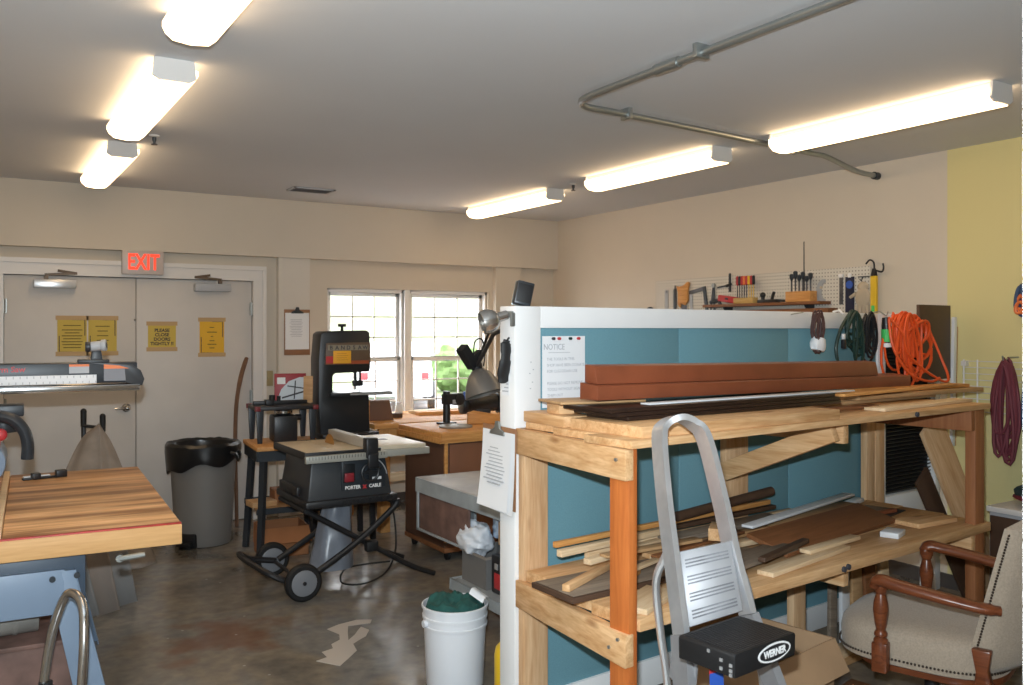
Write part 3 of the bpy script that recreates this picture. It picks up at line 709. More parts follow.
board('white_block', 'small white strip behind the dark sheet at the louvred panel', 2.20, .09, LZ+.006, .20, .05, .02, VINYL, yaw=12)

# ------------------------------------------------------------------ cords hung on the partition
def coil(center, n, a, hgt, dep, r, seed, squash=.35, pts_per=16, jitter=.35, cinch=None):
    """n hanging loops of one continuous cable, every loop with a width, drop and offset of its own; CINCH: height at which a wrap draws them together"""
    rnd = random.Random(seed); P = []
    K = [(a*(1+jitter*rnd.uniform(-1,.6)), hgt*(1+jitter*rnd.uniform(-1,.35)), a*jitter*rnd.uniform(-1.3,1.3), -dep*rnd.random(), rnd.uniform(-.02,.02)) for _ in range(n+2)]
    for i in range(n*pts_per+1):
        k, t = divmod(i/pts_per, 1); k = int(k); e = t*t*(3-2*t)
        w, h, ox, oy, oz = (p*(1-e)+q*e for p, q in zip(K[k], K[k+1]))
        ph = 2*math.pi*t; low = .5-.5*math.cos(ph)
        x = w*math.sin(ph)*(squash+(1-squash)*low)+ox*low
        z = center[2]+oz-2*h*low
        if cinch is not None: x *= min(1, .45+abs(z-cinch)/.09)
        P.append((center[0]+x, center[1]+oy, z))
    return P
oc = thing('extension_cord', 'tangled orange extension cord hanging over the partition by the dark panel', 'cord', O, A5)
part('cable', B().tube(coil((2.635, -.06, 1.705), 15, .11, .165, .11, .006, 3, .6, 16, jitter=.7), .0072, 6), ORCORD, oc)
part('cable', B().tube(coil((2.80, -.06, 1.69), 14, .17, .155, .11, .006, 8, .6, 16, jitter=.8), .0072, 6), ORCORD, oc)
part('loop', B().tube(catmull([(2.5,-.12,1.69),(2.56,-.17,1.60),(2.60,-.17,1.50),(2.74,-.19,1.40),(2.94,-.20,1.325),(3.0,-.2,1.345),(3.01,-.16,1.44),(2.95,-.12,1.60),(2.88,-.1,1.66),(2.72,-.12,1.69)], 8), .0075, 6), ORCORD, oc)
part('loop', B().tube(catmull([(2.47,-.14,1.68),(2.46,-.16,1.56),(2.50,-.18,1.46),(2.60,-.2,1.37),(2.78,-.21,1.33),(2.90,-.2,1.345)], 8), .0075, 6), ORCORD, oc)
part('hook', B().tube([(2.60,.05,1.719),(2.60,-.01,1.724),(2.60,-.05,1.70),(2.60,-.06,1.725)], .004, 6), STEEL, oc)
gc = thing('power_cord', 'dark green power cord looped over the partition top beside the brown bundle', 'cord', O, A5)
part('cable', B().tube(coil((2.25, -.03, 1.71), 7, .10, .135, .06, .007, 11, .6, 16, jitter=.6), .0085, 6), GRCORD, gc)
part('cable', B().tube(catmull([(2.22,-.05,1.70),(2.13,-.06,1.62),(2.09,-.06,1.52),(2.12,-.06,1.42)], 7), .0085, 6), GRCORD, gc)
pg = part('plug', B().cbox((2.145,-.07,1.545), (.024,.022,.05)), BLKB, gc, .005)
part('tag', B().cbox((2.145,-.07,1.585), (.02,.012,.03)), WHITEP, pg, .002)
part('hanger', B().tube([(2.22,.04,1.72),(2.20,-.01,1.727),(2.19,-.04,1.705)], .006, 6), WHITEP, gc)
kc = thing('power_cord', 'black power cord bundle with a green label between green and orange cords', 'cord', O, A5)
part('cable', B().tube(coil((2.415, -.03, 1.70), 9, .060, .13, .06, .006, 23, .6, 16, jitter=.7), .007, 6), BLKB, kc)
gr = part('grip', B().tube([(2.525,-.09,1.69),(2.53,-.09,1.64),(2.535,-.09,1.52)], [.02,.026,.022], 12), BLKB, kc)
part('label_sleeve', B().cyl((2.531,-.09,1.625), (2.534,-.09,1.555), .0285, n=16), GREENL, gr)
part('label_band', B().cyl((2.534,-.09,1.548), (2.535,-.09,1.525), .0275, n=16), WHITEP, gr)
bc = thing('cord_bundle', 'small brown cord bundle with a white paper wrap hanging on the partition', 'cord', O, A5)
part('cable', B().tube(coil((1.94, -.025, 1.71), 9, .040, .115, .045, .005, 31, .8, 16, jitter=.35, cinch=1.56), .0052, 6), BRCORD, bc)
part('paper_wrap', B().lathe([(.036,-.033),(.041,-.02),(.043,0),(.040,.02),(.036,.033)], 18, Matrix.Translation((1.945,-.05,1.545)) @ Euler((0,R(12),0)).to_matrix().to_4x4() @ Matrix.Diagonal((1.15,.8,1,1)), wob=lambda i,a,r,z:(r*(1+.07*math.sin(5*a+i)), z)), PAPER, bc)
part('nail', B().cyl((1.78,.0,1.70), (1.845,-.03,1.712), .003, n=6), STEEL, bc)

# things fixed to the partition's end and top
lamp = thing('clamp_lamp', 'silver clamp lamp with a round metal reflector on the partition corner', 'lamp', S(-.030, -.03, 1.665), A5); lamp.scale = (.92,)*3
part('reflector', B().lathe([(.012,.05),(.03,.045),(.045,.028),(.054,.0),(.050,-.028),(.047,-.03),(.044,-.026),(.046,0),(.03,.032),(.0,.04)], 24, Matrix.Translation((-.062,.03,-.012)) @ Euler((R(20),R(72),0)).to_matrix().to_4x4()), CHROMED, lamp)
part('socket', B().cyl((-.06,.02,-.006), (.015,.0,.016), .022, .020, 16), CHROMED, lamp)
part('clamp', B().cbox((.035,-.0,.018), (.04,.05,.028)).cbox((.03,-.026,-.004), (.03,.012,.06)), STEEL, lamp, .004)
gp = thing('hand_grip', 'black rounded rubber grip hanging on the white end of the partition', 'grip', S(-.012, -.035, 1.495), A5+R(-90))
part('grip', B().tube(catmull([(0,0,.085),(.0,-.004,.07),(.004,-.008,.03),(.0,-.010,-.01),(-.012,-.008,-.05),(-.016,-.004,-.085)], 4), [.016]*4+[.026]*4+[.022]*3+[.028]*3+[.03]*3+[.026]*3+[.012], 14, flat=(.5, 1)), BLKR, gp)
part('strap', B().tube([(0,0,.080),(.001,.004,.09),(.002,.010,.095)], .004, 6), BLKR, gp)
bx = thing('radio_speaker', 'small dark box standing tilted on the partition corner', 'box', S(.075, -.06, 1.7155), A5+R(-20), rot=(R(-5), R(13), A5+R(-25)))
part('body', B().box(-.035,.035,-.025,.025,.004,.10), CHAR, bx, .005)
part('grille', B().box(-.03,.03,-.028,-.024,.014,.09), BLKR, bx, .002)
part('edge_strip', B().box(-.036,.036,.018,.026,.002,.102), STEEL, bx, .002)

# ------------------------------------------------------------------ ladder
ld = thing('platform_ladder', 'folded aluminium platform ladder with a black cap standing before the lumber rack', 'ladder', (0,0,0))
lt = [Vector((1.60, 1.66, .0)), Vector((1.765, 1.905, .735)), Vector((1.79, 1.972, .934)), Vector((1.812, 2.03, 1.101)), Vector((1.840, 2.084, 1.277))]
rt = [Vector((2.08, 1.52, .0)), Vector((1.952, 1.825, .785)), Vector((1.954, 1.883, .931)), Vector((1.962, 1.945, 1.099)), Vector((1.962, 2.012, 1.277))]
top = [Vector((1.862, 2.09, 1.323)), Vector((1.905, 2.066, 1.343)), Vector((1.945, 2.045, 1.323))]
def strap(pts, w, d, b):
    """flat channel section swept along the rail: w across, d deep"""
    n = len(pts)
    for i in range(n-1): pass
    D = Vector((-.12, -.95, .2)).normalized()
    vs = []; fs = []
    for i, p in enumerate(pts):
        t = (pts[min(i+1,n-1)]-pts[max(i-1,0)]).normalized()
        dd = (D - t*D.dot(t)).normalized(); ww = t.cross(dd)
        for a, c in ((-1,-1),(1,-1),(1,1),(-1,1)): vs.append(p+ww*(a*w/2)+dd*(c*d/2))
    for i in range(n-1):
        for k in range(4): fs.append((i*4+k, i*4+(k+1)%4, (i+1)*4+(k+1)%4, (i+1)*4+k))
    fs.append((0,1,2,3)); fs.append(tuple((n-1)*4+k for k in (3,2,1,0)))
    b.add(vs, fs, None, True); return b
hp = catmull(lt[1:] + top + rt[:0:-1], 6)
part('handrail', strap(hp, .020, .060, B()), ALU, ld)
part('side_rail', strap([lt[0], lt[1]], .026, .075, B()), ALUL, ld)
part('side_rail', strap([rt[0], rt[1]], .026, .075, B()), ALUL, ld)
part('rear_leg', B().tube(catmull([(1.838,2.03,.955),(1.824,2.045,.915),(1.816,2.073,.836),(1.849,2.088,.662),(1.888,2.099,.48),(1.95,2.13,.0)], 5), .016, 10, flat=(.8,1.2)), ALU, ld)
part('rear_leg', B().tube(catmull([(1.99,1.90,.90),(2.03,1.905,.83),(2.09,1.92,.65),(2.15,1.937,.48),(2.24,1.98,.0)], 5), .016, 10, flat=(.8,1.2)), ALU, ld)
# ribbed platform folded up between the rails
e0, e1 = Vector((1.786, 1.895, .755)), Vector((1.928, 1.821, .80))
u0, u1 = Vector((1.815, 1.968, .956)), Vector((1.945, 1.888, .988))
nrm = (e1-e0).cross(u0-e0).normalized()
if nrm.y > 0: nrm = -nrm
def plat(u, v, o): return (e0*(1-u)+e1*u)*(1-v)+(u0*(1-u)+u1*u)*v+nrm*o
b = B()
vs = [plat(u, v, o) for o in (-.014, .004) for v in (0, 1) for u in (0, 1)]
b.add(vs, [(0,1,3,2),(4,6,7,5),(0,4,5,1),(2,3,7,6),(0,2,6,4),(1,5,7,3)])
pf = part('platform', b, ALUL, ld, .003)
rb_ = B()
for g in range(4):
    for k in range(3):
        v0 = .09+g*.225+k*.046
        vs = [plat(u, v, o) for o in (.0035, .0055) for v in (v0, v0+.021) for u in (.08, .92)]
        rb_.add(vs, [(0,1,3,2),(4,6,7,5),(0,4,5,1),(2,3,7,6),(0,2,6,4),(1,5,7,3)])
part('rib', rb_, ALUD, pf)
# black cap
capM = Matrix.Translation((1.770, 1.692, .80)) @ Euler((0, 0, R(7))).to_matrix().to_4x4()
cap = part('cap', B().prism([(-.132,-.062),(.132,-.062),(.134,-.006),(.128,.0),(-.128,.0),(-.134,-.006)], -.092, .092, capM @ Matrix.Rotation(R(90), 4, 'X')), BLKR, ld, .003)
b = B()
for k in range(20): b.box(-.12, .12, -.085+k*.0085, -.0825+k*.0085, -.0005, .0012, capM)
part('tread', b, BLKB, cap)
def ell(rx, ry, n=40): return [(rx*math.cos(2*math.pi*k/n), ry*math.sin(2*math.pi*k/n)) for k in range(n)]
fM = capM @ Matrix.Translation((.035, -.0925, -.031)) @ Euler((R(90), 0, 0)).to_matrix().to_4x4()
part('logo_plate', B().prism(ell(.072, .0245), 0, .0012, fM), WHINK, cap)
part('logo_field', B().prism(ell(.065, .0195), .0012, .0018, fM), BLKB, cap)
o = text('lettering', 'WERNER', .026, WHINK, cap, (0,0,0), (0,0,0), bold=.0009)
o.matrix_local = fM @ Matrix.Translation((0, -.0005, .0022)) @ Matrix.Scale(.92, 4, (1,0,0))
b = B()
for x, z in ((-.09,-.02),(-.05,-.04),(-.02,-.05),(-.05,-.075),(-.02,-.09),(-.02,-.072)):
    b.add([capM @ Vector((-.1335, -.10-x, z*.62))+Vector((dx,dy,dz)) for dx in (-.003,.001) for dy in (-.004,.004) for dz in (-.004,.004)], [(0,1,3,2),(4,6,7,5),(0,4,5,1),(2,3,7,6),(0,2,6,4),(1,5,7,3)])
part('rivet', b, ALU, cap)
for z, t in ((.55, .30), (.28, .62)):
    pl, pr = lt[0].lerp(lt[1], z/.8), rt[0].lerp(rt[1], z/.8)
    part('step', B().bar(pl+Vector((.01,0,0)), pr-Vector((.01,0,0)), .085, .03), ALUL, ld, .003)
part('side_plate', B().add([lt[1]+Vector(q) for q in ((.0,-.075,-.02),(.0,.03,-.02),(-.01,.035,-.13),(-.016,-.075,-.15))] + [lt[1]+Vector(q)+Vector((-.006,0,0)) for q in ((.0,-.075,-.02),(.0,.03,-.02),(-.01,.035,-.13),(-.016,-.075,-.15))], [(0,1,2,3),(4,7,6,5),(0,4,5,1),(1,5,6,2),(2,6,7,3),(3,7,4,0)]), ALUL, ld)
part('warning_sticker', B().bar((1.72,1.72,.70), (1.715,1.71,.60), .05, .002, (0,-1,.1)), BLUEL, ld)
part('warning_sticker', B().bar((1.7205,1.7195,.715), (1.72,1.72,.695), .052, .0025, (0,-1,.1)), REDINK, ld)
o = text('lettering', 'DB', .04, INK, ld, (1.7495, 1.855, .70), (R(90), 0, R(-82)), bold=.0006)

# ------------------------------------------------------------------ radial arm saw
A3 = R(-2.9)
rs = thing('radial_arm_saw', 'radial arm saw with a butcher-block table on a blue steel stand', 'saw', (.705, 3.527, 0), R(0))
AR = Matrix.Rotation(R(2.9), 4, 'Z')
def rp(name, b, m, bev=0, parent=None, **k): return part(name, b, m, parent or rs, bev, **k)
rs.rotation_euler = (0, 0, R(-3.2))
# table: local x 0 = right edge, y 0 = front edge
rp('table_top', B().box(-.60, 0, .030, 1.60, .825, .879), BUTCHER, .004)
rp('front_edge', B().box(-.86, 0, 0, .010, .80, .876), EDGEW, .003)
rp('red_edge', B().box(-.86, -.0, .010, .030, .81, .881), REDP, .002)
rp('fence', B().box(-.628, -.602, .030, 1.60, .82, .900), PALE, .002)
rp('back_table', B().box(-.86, -.63, .030, 1.60, .825, .879), BUTCHER, .003)
rp('apron', B().box(-.85, -.33, .06, .10, .63, .80), NAVY, .004); rp('apron', B().box(-.85, -.33, 1.45, 1.49, .63, .80), NAVY, .004); rp('apron', B().box(-.37, -.33, .101, 1.449, .70, .80), NAVY, .004)
def rs_leg(y, sy):
    M = Matrix.Translation((0, y, 0)) @ Matrix.Rotation(R(90), 4, 'X')
    return B().prism([(-.46,.74),(-.365,.74),(-.20,.0),(-.31,.0)], -.012, .012, M).prism([(-.372,.74),(-.365,.74),(-.20,.0),(-.207,.0)], -.07 if sy > 0 else -.012, .012 if sy > 0 else .07, M)
lg = rp('leg', rs_leg(.05, 1), BLUES, .002); rp('leg', rs_leg(1.50, -1), BLUES, .002)
rp('cross_panel', B().box(-.85, -.40, .037, .061, .585, .745), BLUES, .002)
b = B()
for x, z in ((-.44, .715), (-.36, .72), (-.41, .63)): b.cyl((x, .038, z), (x, .028, z), .011, n=10)
rp('bolt', b, CHAR)
AZ = 1.345
old_ = set(rs.children)
rp('arm', B().box(-1.05, .055, .80, .92, AZ+.035, AZ+.128), CHAR, .006)
rp('arm_cap', B().prism([(.005,.035),(.075,.02),(.085,.05),(.07,.09),(.03,.118),(-.14,.131),(-.15,.128),(.0,.10)], -.005, .125, Matrix.Translation((0, .92, AZ)) @ Matrix.Rotation(R(90), 4, 'X')), SAWG, .004)
rp('scale_strip', B().box(-1.05, -.115, .794, .80, AZ+.036, AZ+.075), PAPER, .001)
b = B()
for k in range(36): b.box(-1.04+k*.026, -1.037+k*.026, .7932, .7942, AZ+.062, AZ+.073); 
for k in range(36): b.box(-1.03+k*.026, -1.027+k*.026, .7932, .7942, AZ+.038, AZ+.048)
rp('scale_mark', b, INKG)
rp('track', B().box(-1.05, .065, .785, .805, AZ, AZ+.028), CHROME, .004)
rp('track', B().box(-1.05, .065, .91, .93, AZ, AZ+.028), CHROME, .004)
text('lettering', '10 in. Radial Arm Saw', .034, REDINK, rs, (-.395, .7985, AZ+.103), (R(90),0,0), 'RIGHT', bold=.0006)
st = rp('sticker', B().box(-.225, -.145, .7965, .7995, AZ+.082, AZ+.122), GREYLAB)
part('sticker_head', B().box(-.225, -.145, .795, .7968, AZ+.112, AZ+.122), ORLAB, st)
st = rp('sticker', B().prism([(-.085,.045),(.055,.045),(.055,.07),(.03,.095),(-.02,.113),(-.085,.120)], 0, .0015, Matrix.Translation((0, .797, AZ)) @ Matrix.Rotation(R(90), 4, 'X')), mat('sticker_grey', (.20,.20,.22), .5))
part('sticker_head', B().prism([(-.085,.100),(.02,.100),(-.02,.1135),(-.085,.1205)], 0, .0015, Matrix.Translation((0, .7950, AZ)) @ Matrix.Rotation(R(90), 4, 'X')), ORLAB, st)
kb = rp('locking_lever', B().prism([(-.14,.125),(-.085,.125),(-.095,.19),(-.13,.19)], 0, .05, Matrix.Translation((0, .87, AZ)) @ Matrix.Rotation(R(90), 4, 'X')).box(-.19, -.06, .81, .89, AZ+.126, AZ+.142), SAWG, .005)
part('knob', B().cyl((-.14,.80,AZ+.20), (-.09,.80,AZ+.205), .022, n=18).cyl((-.095,.795,AZ+.205), (-.075,.79,AZ+.207), .026, n=18), GREYLAB, kb, .003)
part('knob_cap', B().cyl((-.16,.802,AZ+.20), (-.138,.80,AZ+.20), .023, n=18), CHAR, kb, .002)
part('knob_cap', B().cyl((-.0755,.79,AZ+.207), (-.072,.79,AZ+.207), .012, n=14), CHAR, kb, .002)
for o in rs.children:
    if o not in old_: o.location.x -= .135
old_ = set(rs.children)
# column, carriage, motor and handle (mostly past the frame's edge)
rp('column', B().cyl((-1.02, .86, .88), (-1.02, .86, AZ+.05), .055, n=20), STEEL)
cr = rp('carriage', B().box(-.66, -.50, .80, .92, AZ-.05, AZ).cyl((-.58, .86, AZ-.05), (-.58, .86, AZ-.12), .06, n=18), CHAR, .006)
mo = rp('motor', B().cyl((-.66, .70, 1.11), (-.66, 1.0, 1.11), .095, n=24), BLUES, .01)
hd = rp('handle', B().tube(catmull([(-.72,.66,1.305),(-.62,.655,1.315),(-.545,.65,1.30),(-.50,.645,1.25),(-.485,.64,1.19),(-.487,.64,1.13)], 6), .030, 12, flat=(.8,1.1)), CHAR)
part('trigger', B().ball((-.585,.655,1.235), .026, (1, .6, 1)), REDINK, hd)
part('trigger_bracket', B().bar((-.70,.66,1.25), (-.575,.656,1.25), .02, .012).bar((-.59,.66,1.22), (-.61,.66,1.10), .014, .02), BROWNP, hd)
bl = rp('blade_guard', B().prism([(.13*math.cos(R(a)), .13*math.sin(R(a))) for a in range(0, 181, 12)], 0, .05, Matrix.Translation((-.80, .70, 1.03)) @ Matrix.Rotation(R(90), 4, 'X')), STEEL, .003)
rp('blade', B().cyl((-.80,.672,1.03), (-.80,.675,1.03), .122, n=40), ALU)
for o in rs.children:
    if o not in old_: o.location.x -= .035; o.location.z -= .05
rp('crank_lever', B().cyl((-.22,.02,.775), (-.22,-.02,.775), .014, n=12).tube([(-.22,-.02,.775),(-.18,-.026,.779),(-.135,-.03,.783)], [.010,.011,.009], 10), STEEL)
rp('lower_shelf', B().box(-.80, -.335, .09, 1.40, .455, .472), RUST, .002)
rp('lower_panel', B().box(-.80, -.345, .105, .125, .06, .452), RUST, .002)
dt = thing('round_duct', 'fat grey round duct lying on the shelf under the saw table', 'duct', (0,0,0))
part('pipe', B().cyl((-.16,3.80,.551), (.235,3.80,.551), .075, n=24), mat('pipe_grey', (.24,.23,.21), .6, noise_amt=.15, nscale=10), dt, .004)
part('collar', B().cyl((.15,3.80,.551), (.165,3.80,.551), .0785, n=24), bpy.data.materials['pipe_grey'], dt)
# small things on the back of the saw table
tp = thing('small_clamp', 'small dark clamp lying at the back corner of the saw table', 'clamp', (.335, 4.95, .881), R(10))
part('bar', B().box(-.10,.10,-.012,.012,0,.010), BLK, tp, .002)
part('jaw', B().box(.05,.10,-.02,.02,0,.035), BLK, tp, .004); part('jaw', B().box(-.06,-.02,-.02,.02,0,.03), BLK, tp, .004)
part('pad', B().box(-.09,.03,.015,.04,0,.014), VINYL, tp, .002)
# bent tube stand before the saw
ts = thing('tube_stand', 'bent chrome tube stand in front of the blue saw leg', 'stand', (0,0,0))
lp = catmull([(.195,3.40,.01),(.215,3.39,.30),(.245,3.385,.55),(.285,3.36,.70),(.315,3.32,.722),(.335,3.27,.69),(.335,3.23,.60),(.325,3.20,.45),(.305,3.17,.20),(.29,3.15,.01)], 6)
part('tube', B().tube(lp, .0155, 12), CHROME, ts)
part('foot', B().cyl((.195,3.40,0), (.195,3.40,.03), .021, n=12), BLKR, ts)
part('foot', B().cyl((.29,3.15,0), (.29,3.15,.03), .021, n=12), BLKR, ts)
part('brace', B().tube([(.222,3.39,.34),(.318,3.185,.34)], .010, 8), CHROME, ts)
part('clip', B().cyl((.226,3.388,.36), (.233,3.387,.42), .022, n=12), BLKB, ts)

# hand truck with canvas, sheets
ht = thing('hand_truck', 'black hand truck with two upright grips behind the saw table', 'hand truck', (0,0,0))
for x, y, z in ((.665, 6.45, 1.08), (.775, 6.40, 1.045)):
    part('upright', B().tube([(x, y, z-.10), (x, y-.04, .6), (x, y-.10, .05)], .015, 10), BLK, ht)
    part('grip', B().tube([(x, y, z), (x, y, z-.10)], [.019, .018], 12).ball((x, y, z), .0195), BLKR, ht)
part('cross_bar', B().tube([(.665,6.44,.985),(.775,6.39,.97)], .011, 8), BLK, ht); part('cross_bar', B().tube([(.668,6.41,.60),(.772,6.36,.60)], .011, 8), BLK, ht)
part('toe_plate', B().box(.60, .82, 6.05, 6.33, .008, .022), BLK, ht, .003)
for x in (.57, .85): part('wheel', B().cyl((x-.02,6.34,.10), (x+.02,6.34,.10), .10, n=24), BLKR, ht, .008)
def cloth(u, v):
    a = u*2-1
    w = .06+.30*v**.75
    z = .985-.80*v
    y = 6.36-.62*v-.10*math.cos(a*1.5)
    x = .735+a*w*(1 if a < 0 else .72)-.10*v*(1-u)
    fold = .022*math.sin(u*21+2*noise.noise((u*3, v*2, 0)))*v**.5
    if v < .12 : z += .03*(1-abs(a)*1.2)*(1-v/.12)
    return (x+fold*.4, y+fold, z-.03*abs(a)*(v < .9))
o = tag(part('canvas_sheet', B().grid(cloth, 40, 30), GREYC, None), 'grey canvas sheet draped over the hand truck', 'canvas')
md = o.modifiers.new('thick', 'SOLIDIFY'); md.thickness = .006
for k, (x, y, w, h, m, rl, lab) in enumerate(((.575, 5.42, .135, .62, GREYSH, 6, 'grey sheet leaning under the saw table, first in the row of three'), (.69, 5.46, .125, .60, mat('tan_sheet', (.30,.25,.215), .8), 3, 'brownish sheet leaning under the saw table, between two grey sheets'), (.80, 5.58, .125, .60, GREYSH, 2, 'pale grey sheet leaning nearest the bin under the saw table'))):
    o = tag(part('cardboard_sheet', B().grid(lambda u, v: (-w/2+w*u, .02*math.sin(u*3.1)-.012, h*v), 10, 2), m, None, 0, (x, y, .006), (R(-9), R(-6-rl), R(5))), lab, 'sheet')
    md = o.modifiers.new('thick', 'SOLIDIFY'); md.thickness = .008; md.offset = 0

# ------------------------------------------------------------------ trash bin, stick
tb = thing('trash_bin', 'tall grey plastic trash bin with a black liner beside the double doors', 'trash bin', (1.54, 6.93, 0), R(-48))
part('body', B().lathe([(0,.004),(.20,.004),(.208,.02),(.222,.25),(.240,.55),(.252,.70),(.262,.715),(.262,.735),(.250,.735),(.245,.70),(.2,.05),(0,.03)], 36, Matrix.Diagonal((1,.93,1,1))), BINM, tb)
part('bag', B().lathe([(.235,.66),(.266,.60),(.272,.62),(.281,.70),(.283,.752),(.262,.772),(.24,.755),(.228,.68),(.17,.62),(.08,.60),(0,.60)], 48, Matrix.Diagonal((1,.95,1,1)), wob=lambda i,a,r,z:(r*(1+.03*noise.noise((math.cos(a)*4, math.sin(a)*4, i*.7))*(i>0)), z+(.075*noise.noise((math.cos(a)*1.3+3, math.sin(a)*1.3, 2)) -.05*math.cos(a-R(200)) if i in (0,1,2) else .012*noise.noise((math.cos(a)*5, math.sin(a)*5, i))))), BAGB, tb)
part('pedal', B().box(-.06,.06,-.25,-.16,.02,.05), BLKR, tb, .008)
part('pedal_recess', B().box(-.075,.075,-.205,-.15,.004,.11), BLKR, tb, .015)
part('handle', B().tube(catmull([(.262,-.05,.70),(.30,-.03,.69),(.305,0,.64),(.30,.03,.69),(.262,.05,.70)], 5), .012, 8), BAGB, tb)
o = tag(part('bent_stick', B().tube(catmull([(1.90,7.35,.0),(1.895,7.35,.35),(1.89,7.36,.70),(1.905,7.38,1.0),(1.95,7.42,1.22),(2.02,7.50,1.38)], 7), [.019]*14+[.021]*12+[.024]*8+[.021]*2, 10, flat=(.8,1.1)), SAWSTK, None), 'curved brown wooden stick leaning on the door behind the bin', 'stick')

# ------------------------------------------------------------------ router table on its stand
sd = thing('tool_stand', 'black steel stand with an orange wooden top beside the table saw', 'stand', (1.99, 6.34, 0), R(-5))
part('top', B().box(-.255,.245,-.27,.27,.775,.805), ORWY, sd, .004)
for sx in (-1, 1):
    for sy in (-1, 1):
        part('leg', B().tube([(sx*.195, sy*.21, .775), (sx*.235, sy*.27, .0)], [.030,.026], 4, flat=(1,1)), CHAR, sd)
part('apron', B().box(-.24,.24,-.25,-.235,.70,.775).box(-.24,.24,.235,.25,.70,.775).box(-.25,-.235,-.24,.24,.70,.775).box(.235,.25,-.24,.24,.70,.775), CHAR, sd)
part('shelf', B().box(-.245,.245,-.22,.22,.35,.362), TANW, sd)
part('shelf_rail', B().box(-.25,.25,-.245,-.225,.33,.37), CHAR, sd); part('shelf_rail', B().box(-.25,.25,.225,.245,.33,.37), CHAR, sd)
rt_ = thing('router_table', 'black benchtop router table with red corner caps on the orange-topped stand', 'tool', (1.99, 6.42, .806), R(-5))
part('table', B().box(-.22,.22,-.17,.17,.235,.262), BLK, rt_, .004)
for sx in (-1, 1):
    for sy in (-1, 1):
        part('leg', B().prism([(-.028,.245),(.028,.245),(.016,.0),(-.016,.0)], -.012, .012, Matrix.Translation((sx*.19, sy*.15, 0)) @ Matrix.Rotation(R(90), 4, 'X')), CHAR, rt_, .003)
        part('corner_cap', B().box(sx*.208-.02, sx*.208+.02, sy*.165-.014, sy*.165+.014, .232, .266), mat('cap_red', (.16,.015,.02), .5) if 'cap_red' not in bpy.data.materials else bpy.data.materials['cap_red'], rt_, .004)
part('router_motor', B().box(-.085,.085,-.13,.05,.0,.19).cyl((0,-.04,.19), (0,-.04,.235), .055, n=18), BLKB, rt_, .012)
part('collar', B().cyl((0,-.04,.205), (0,-.04,.222), .066, n=20), CHROME, rt_)
part('side_knob', B().cyl((.085,-.06,.17), (.125,-.06,.17), .022, n=14), BLKR, rt_)
part('fence', B().box(-.20,.20,.03,.06,.262,.29).box(-.12,-.06,-.02,.06,.262,.30), BLK, rt_, .004)
part('fence_knob', B().cyl((-.075,-.01,.30), (-.075,-.01,.335), .022, n=12).cyl((-.02,.02,.29), (-.02,.02,.325), .014, n=12), BLKR, rt_)
rbx = thing('tool_box', 'red and white printed blade package standing on the router table', 'package', (2.105, 6.555, 1.075), R(-14), rot=(R(-5),0,R(-14)))
part('carton', B().box(-.125,.11,0,.03,0,.215), mat('box_red', (.30,.02,.03), .45), rbx, .003)
part('white_print', B().prism([(-.11,.0),(-.075,.09),(-.02,.15),(.06,.18),(.1,.18),(.1,.0)], 0, .0015, Matrix.Translation((0,-.0002,.005)) @ Matrix.Rotation(R(90), 4, 'X')), mat('box_grey', (.50,.55,.60), .4), rbx)
part('dark_print', B().bar((-.07,-.003,.03), (.09,-.003,.075), .002, .012, (0,0,1)).bar((-.03,-.003,.12), (.09,-.003,.10), .002, .009, (0,0,1)).bar((.02,-.003,.02), (.03,-.003,.16), .009, .002, (0,1,0)), INK, rbx)
part('price_tag', B().box(-.105,-.045,-.004,-.001,.135,.185), PAPER, rbx)
o = tag(part('wood_scrap', B().box(-.035,.035,0,.012,0,.20), TANW, None, .002, (2.19, 6.43, 1.0735), (R(-4), R(0), R(-30))), 'brown board offcut standing at the end of the blade package', 'board')
def carton(name, label, loc, rz, d, m, flaps=((1,1),), open_=True, fl=.5):
    """open cardboard carton with its flaps folded out"""
    t = thing(name, label, 'cardboard box', loc, rz)
    x, y, z = d[0]/2, d[1]/2, d[2]; w = .006
    part('body', B().box(-x,x,-y,-y+w,0,z).box(-x,x,y-w,y,0,z).box(-x,-x+w,-y,y,0,z).box(x-w,x,-y,y,0,z).box(-x,x,-y,y,0,w), m, t)
    for ax, sg, ang in flaps:
        L = (d[1] if ax == 0 else d[0]); ln = (d[0] if ax == 0 else d[1])*fl
        b = B().box(0, ln, -L/2, L/2, -w/2, w/2)
        M = Matrix.Translation((sg*x, 0, z) if ax == 0 else (0, sg*y, z)) @ Matrix.Rotation(0 if (ax == 0 and sg > 0) else math.pi if ax == 0 else sg*math.pi/2, 4, 'Z') @ Matrix.Rotation(R(ang), 4, 'Y')
        bb = B(); bb.add(b.v, b.f, M)
        part('flap', bb, m, t)
    return t
carton('cardboard_box', 'open orange-brown cardboard box on the floor under the tool stand', (1.955, 6.33, 0), R(-5), (.33, .30, .21), CARDO, ((1,-1,42), (0,1,89), (0,-1,89)), fl=.45)
o = tag(part('small_carton', B().box(-.13,.13,-.10,.10,0,.085), CARDO, None, .003, (2.05, 6.42, .363), (0,0,R(-5))), 'flat brown carton on the shelf of the tool stand', 'box')
o = tag(part('wood_scrap', B().box(-.09,.09,-.07,.07,0,.04), TANW, None, .003, (1.80, 6.29, .363), (0,0,R(5))), 'small tan wooden piece beside the flat carton on the stand shelf', 'tray')

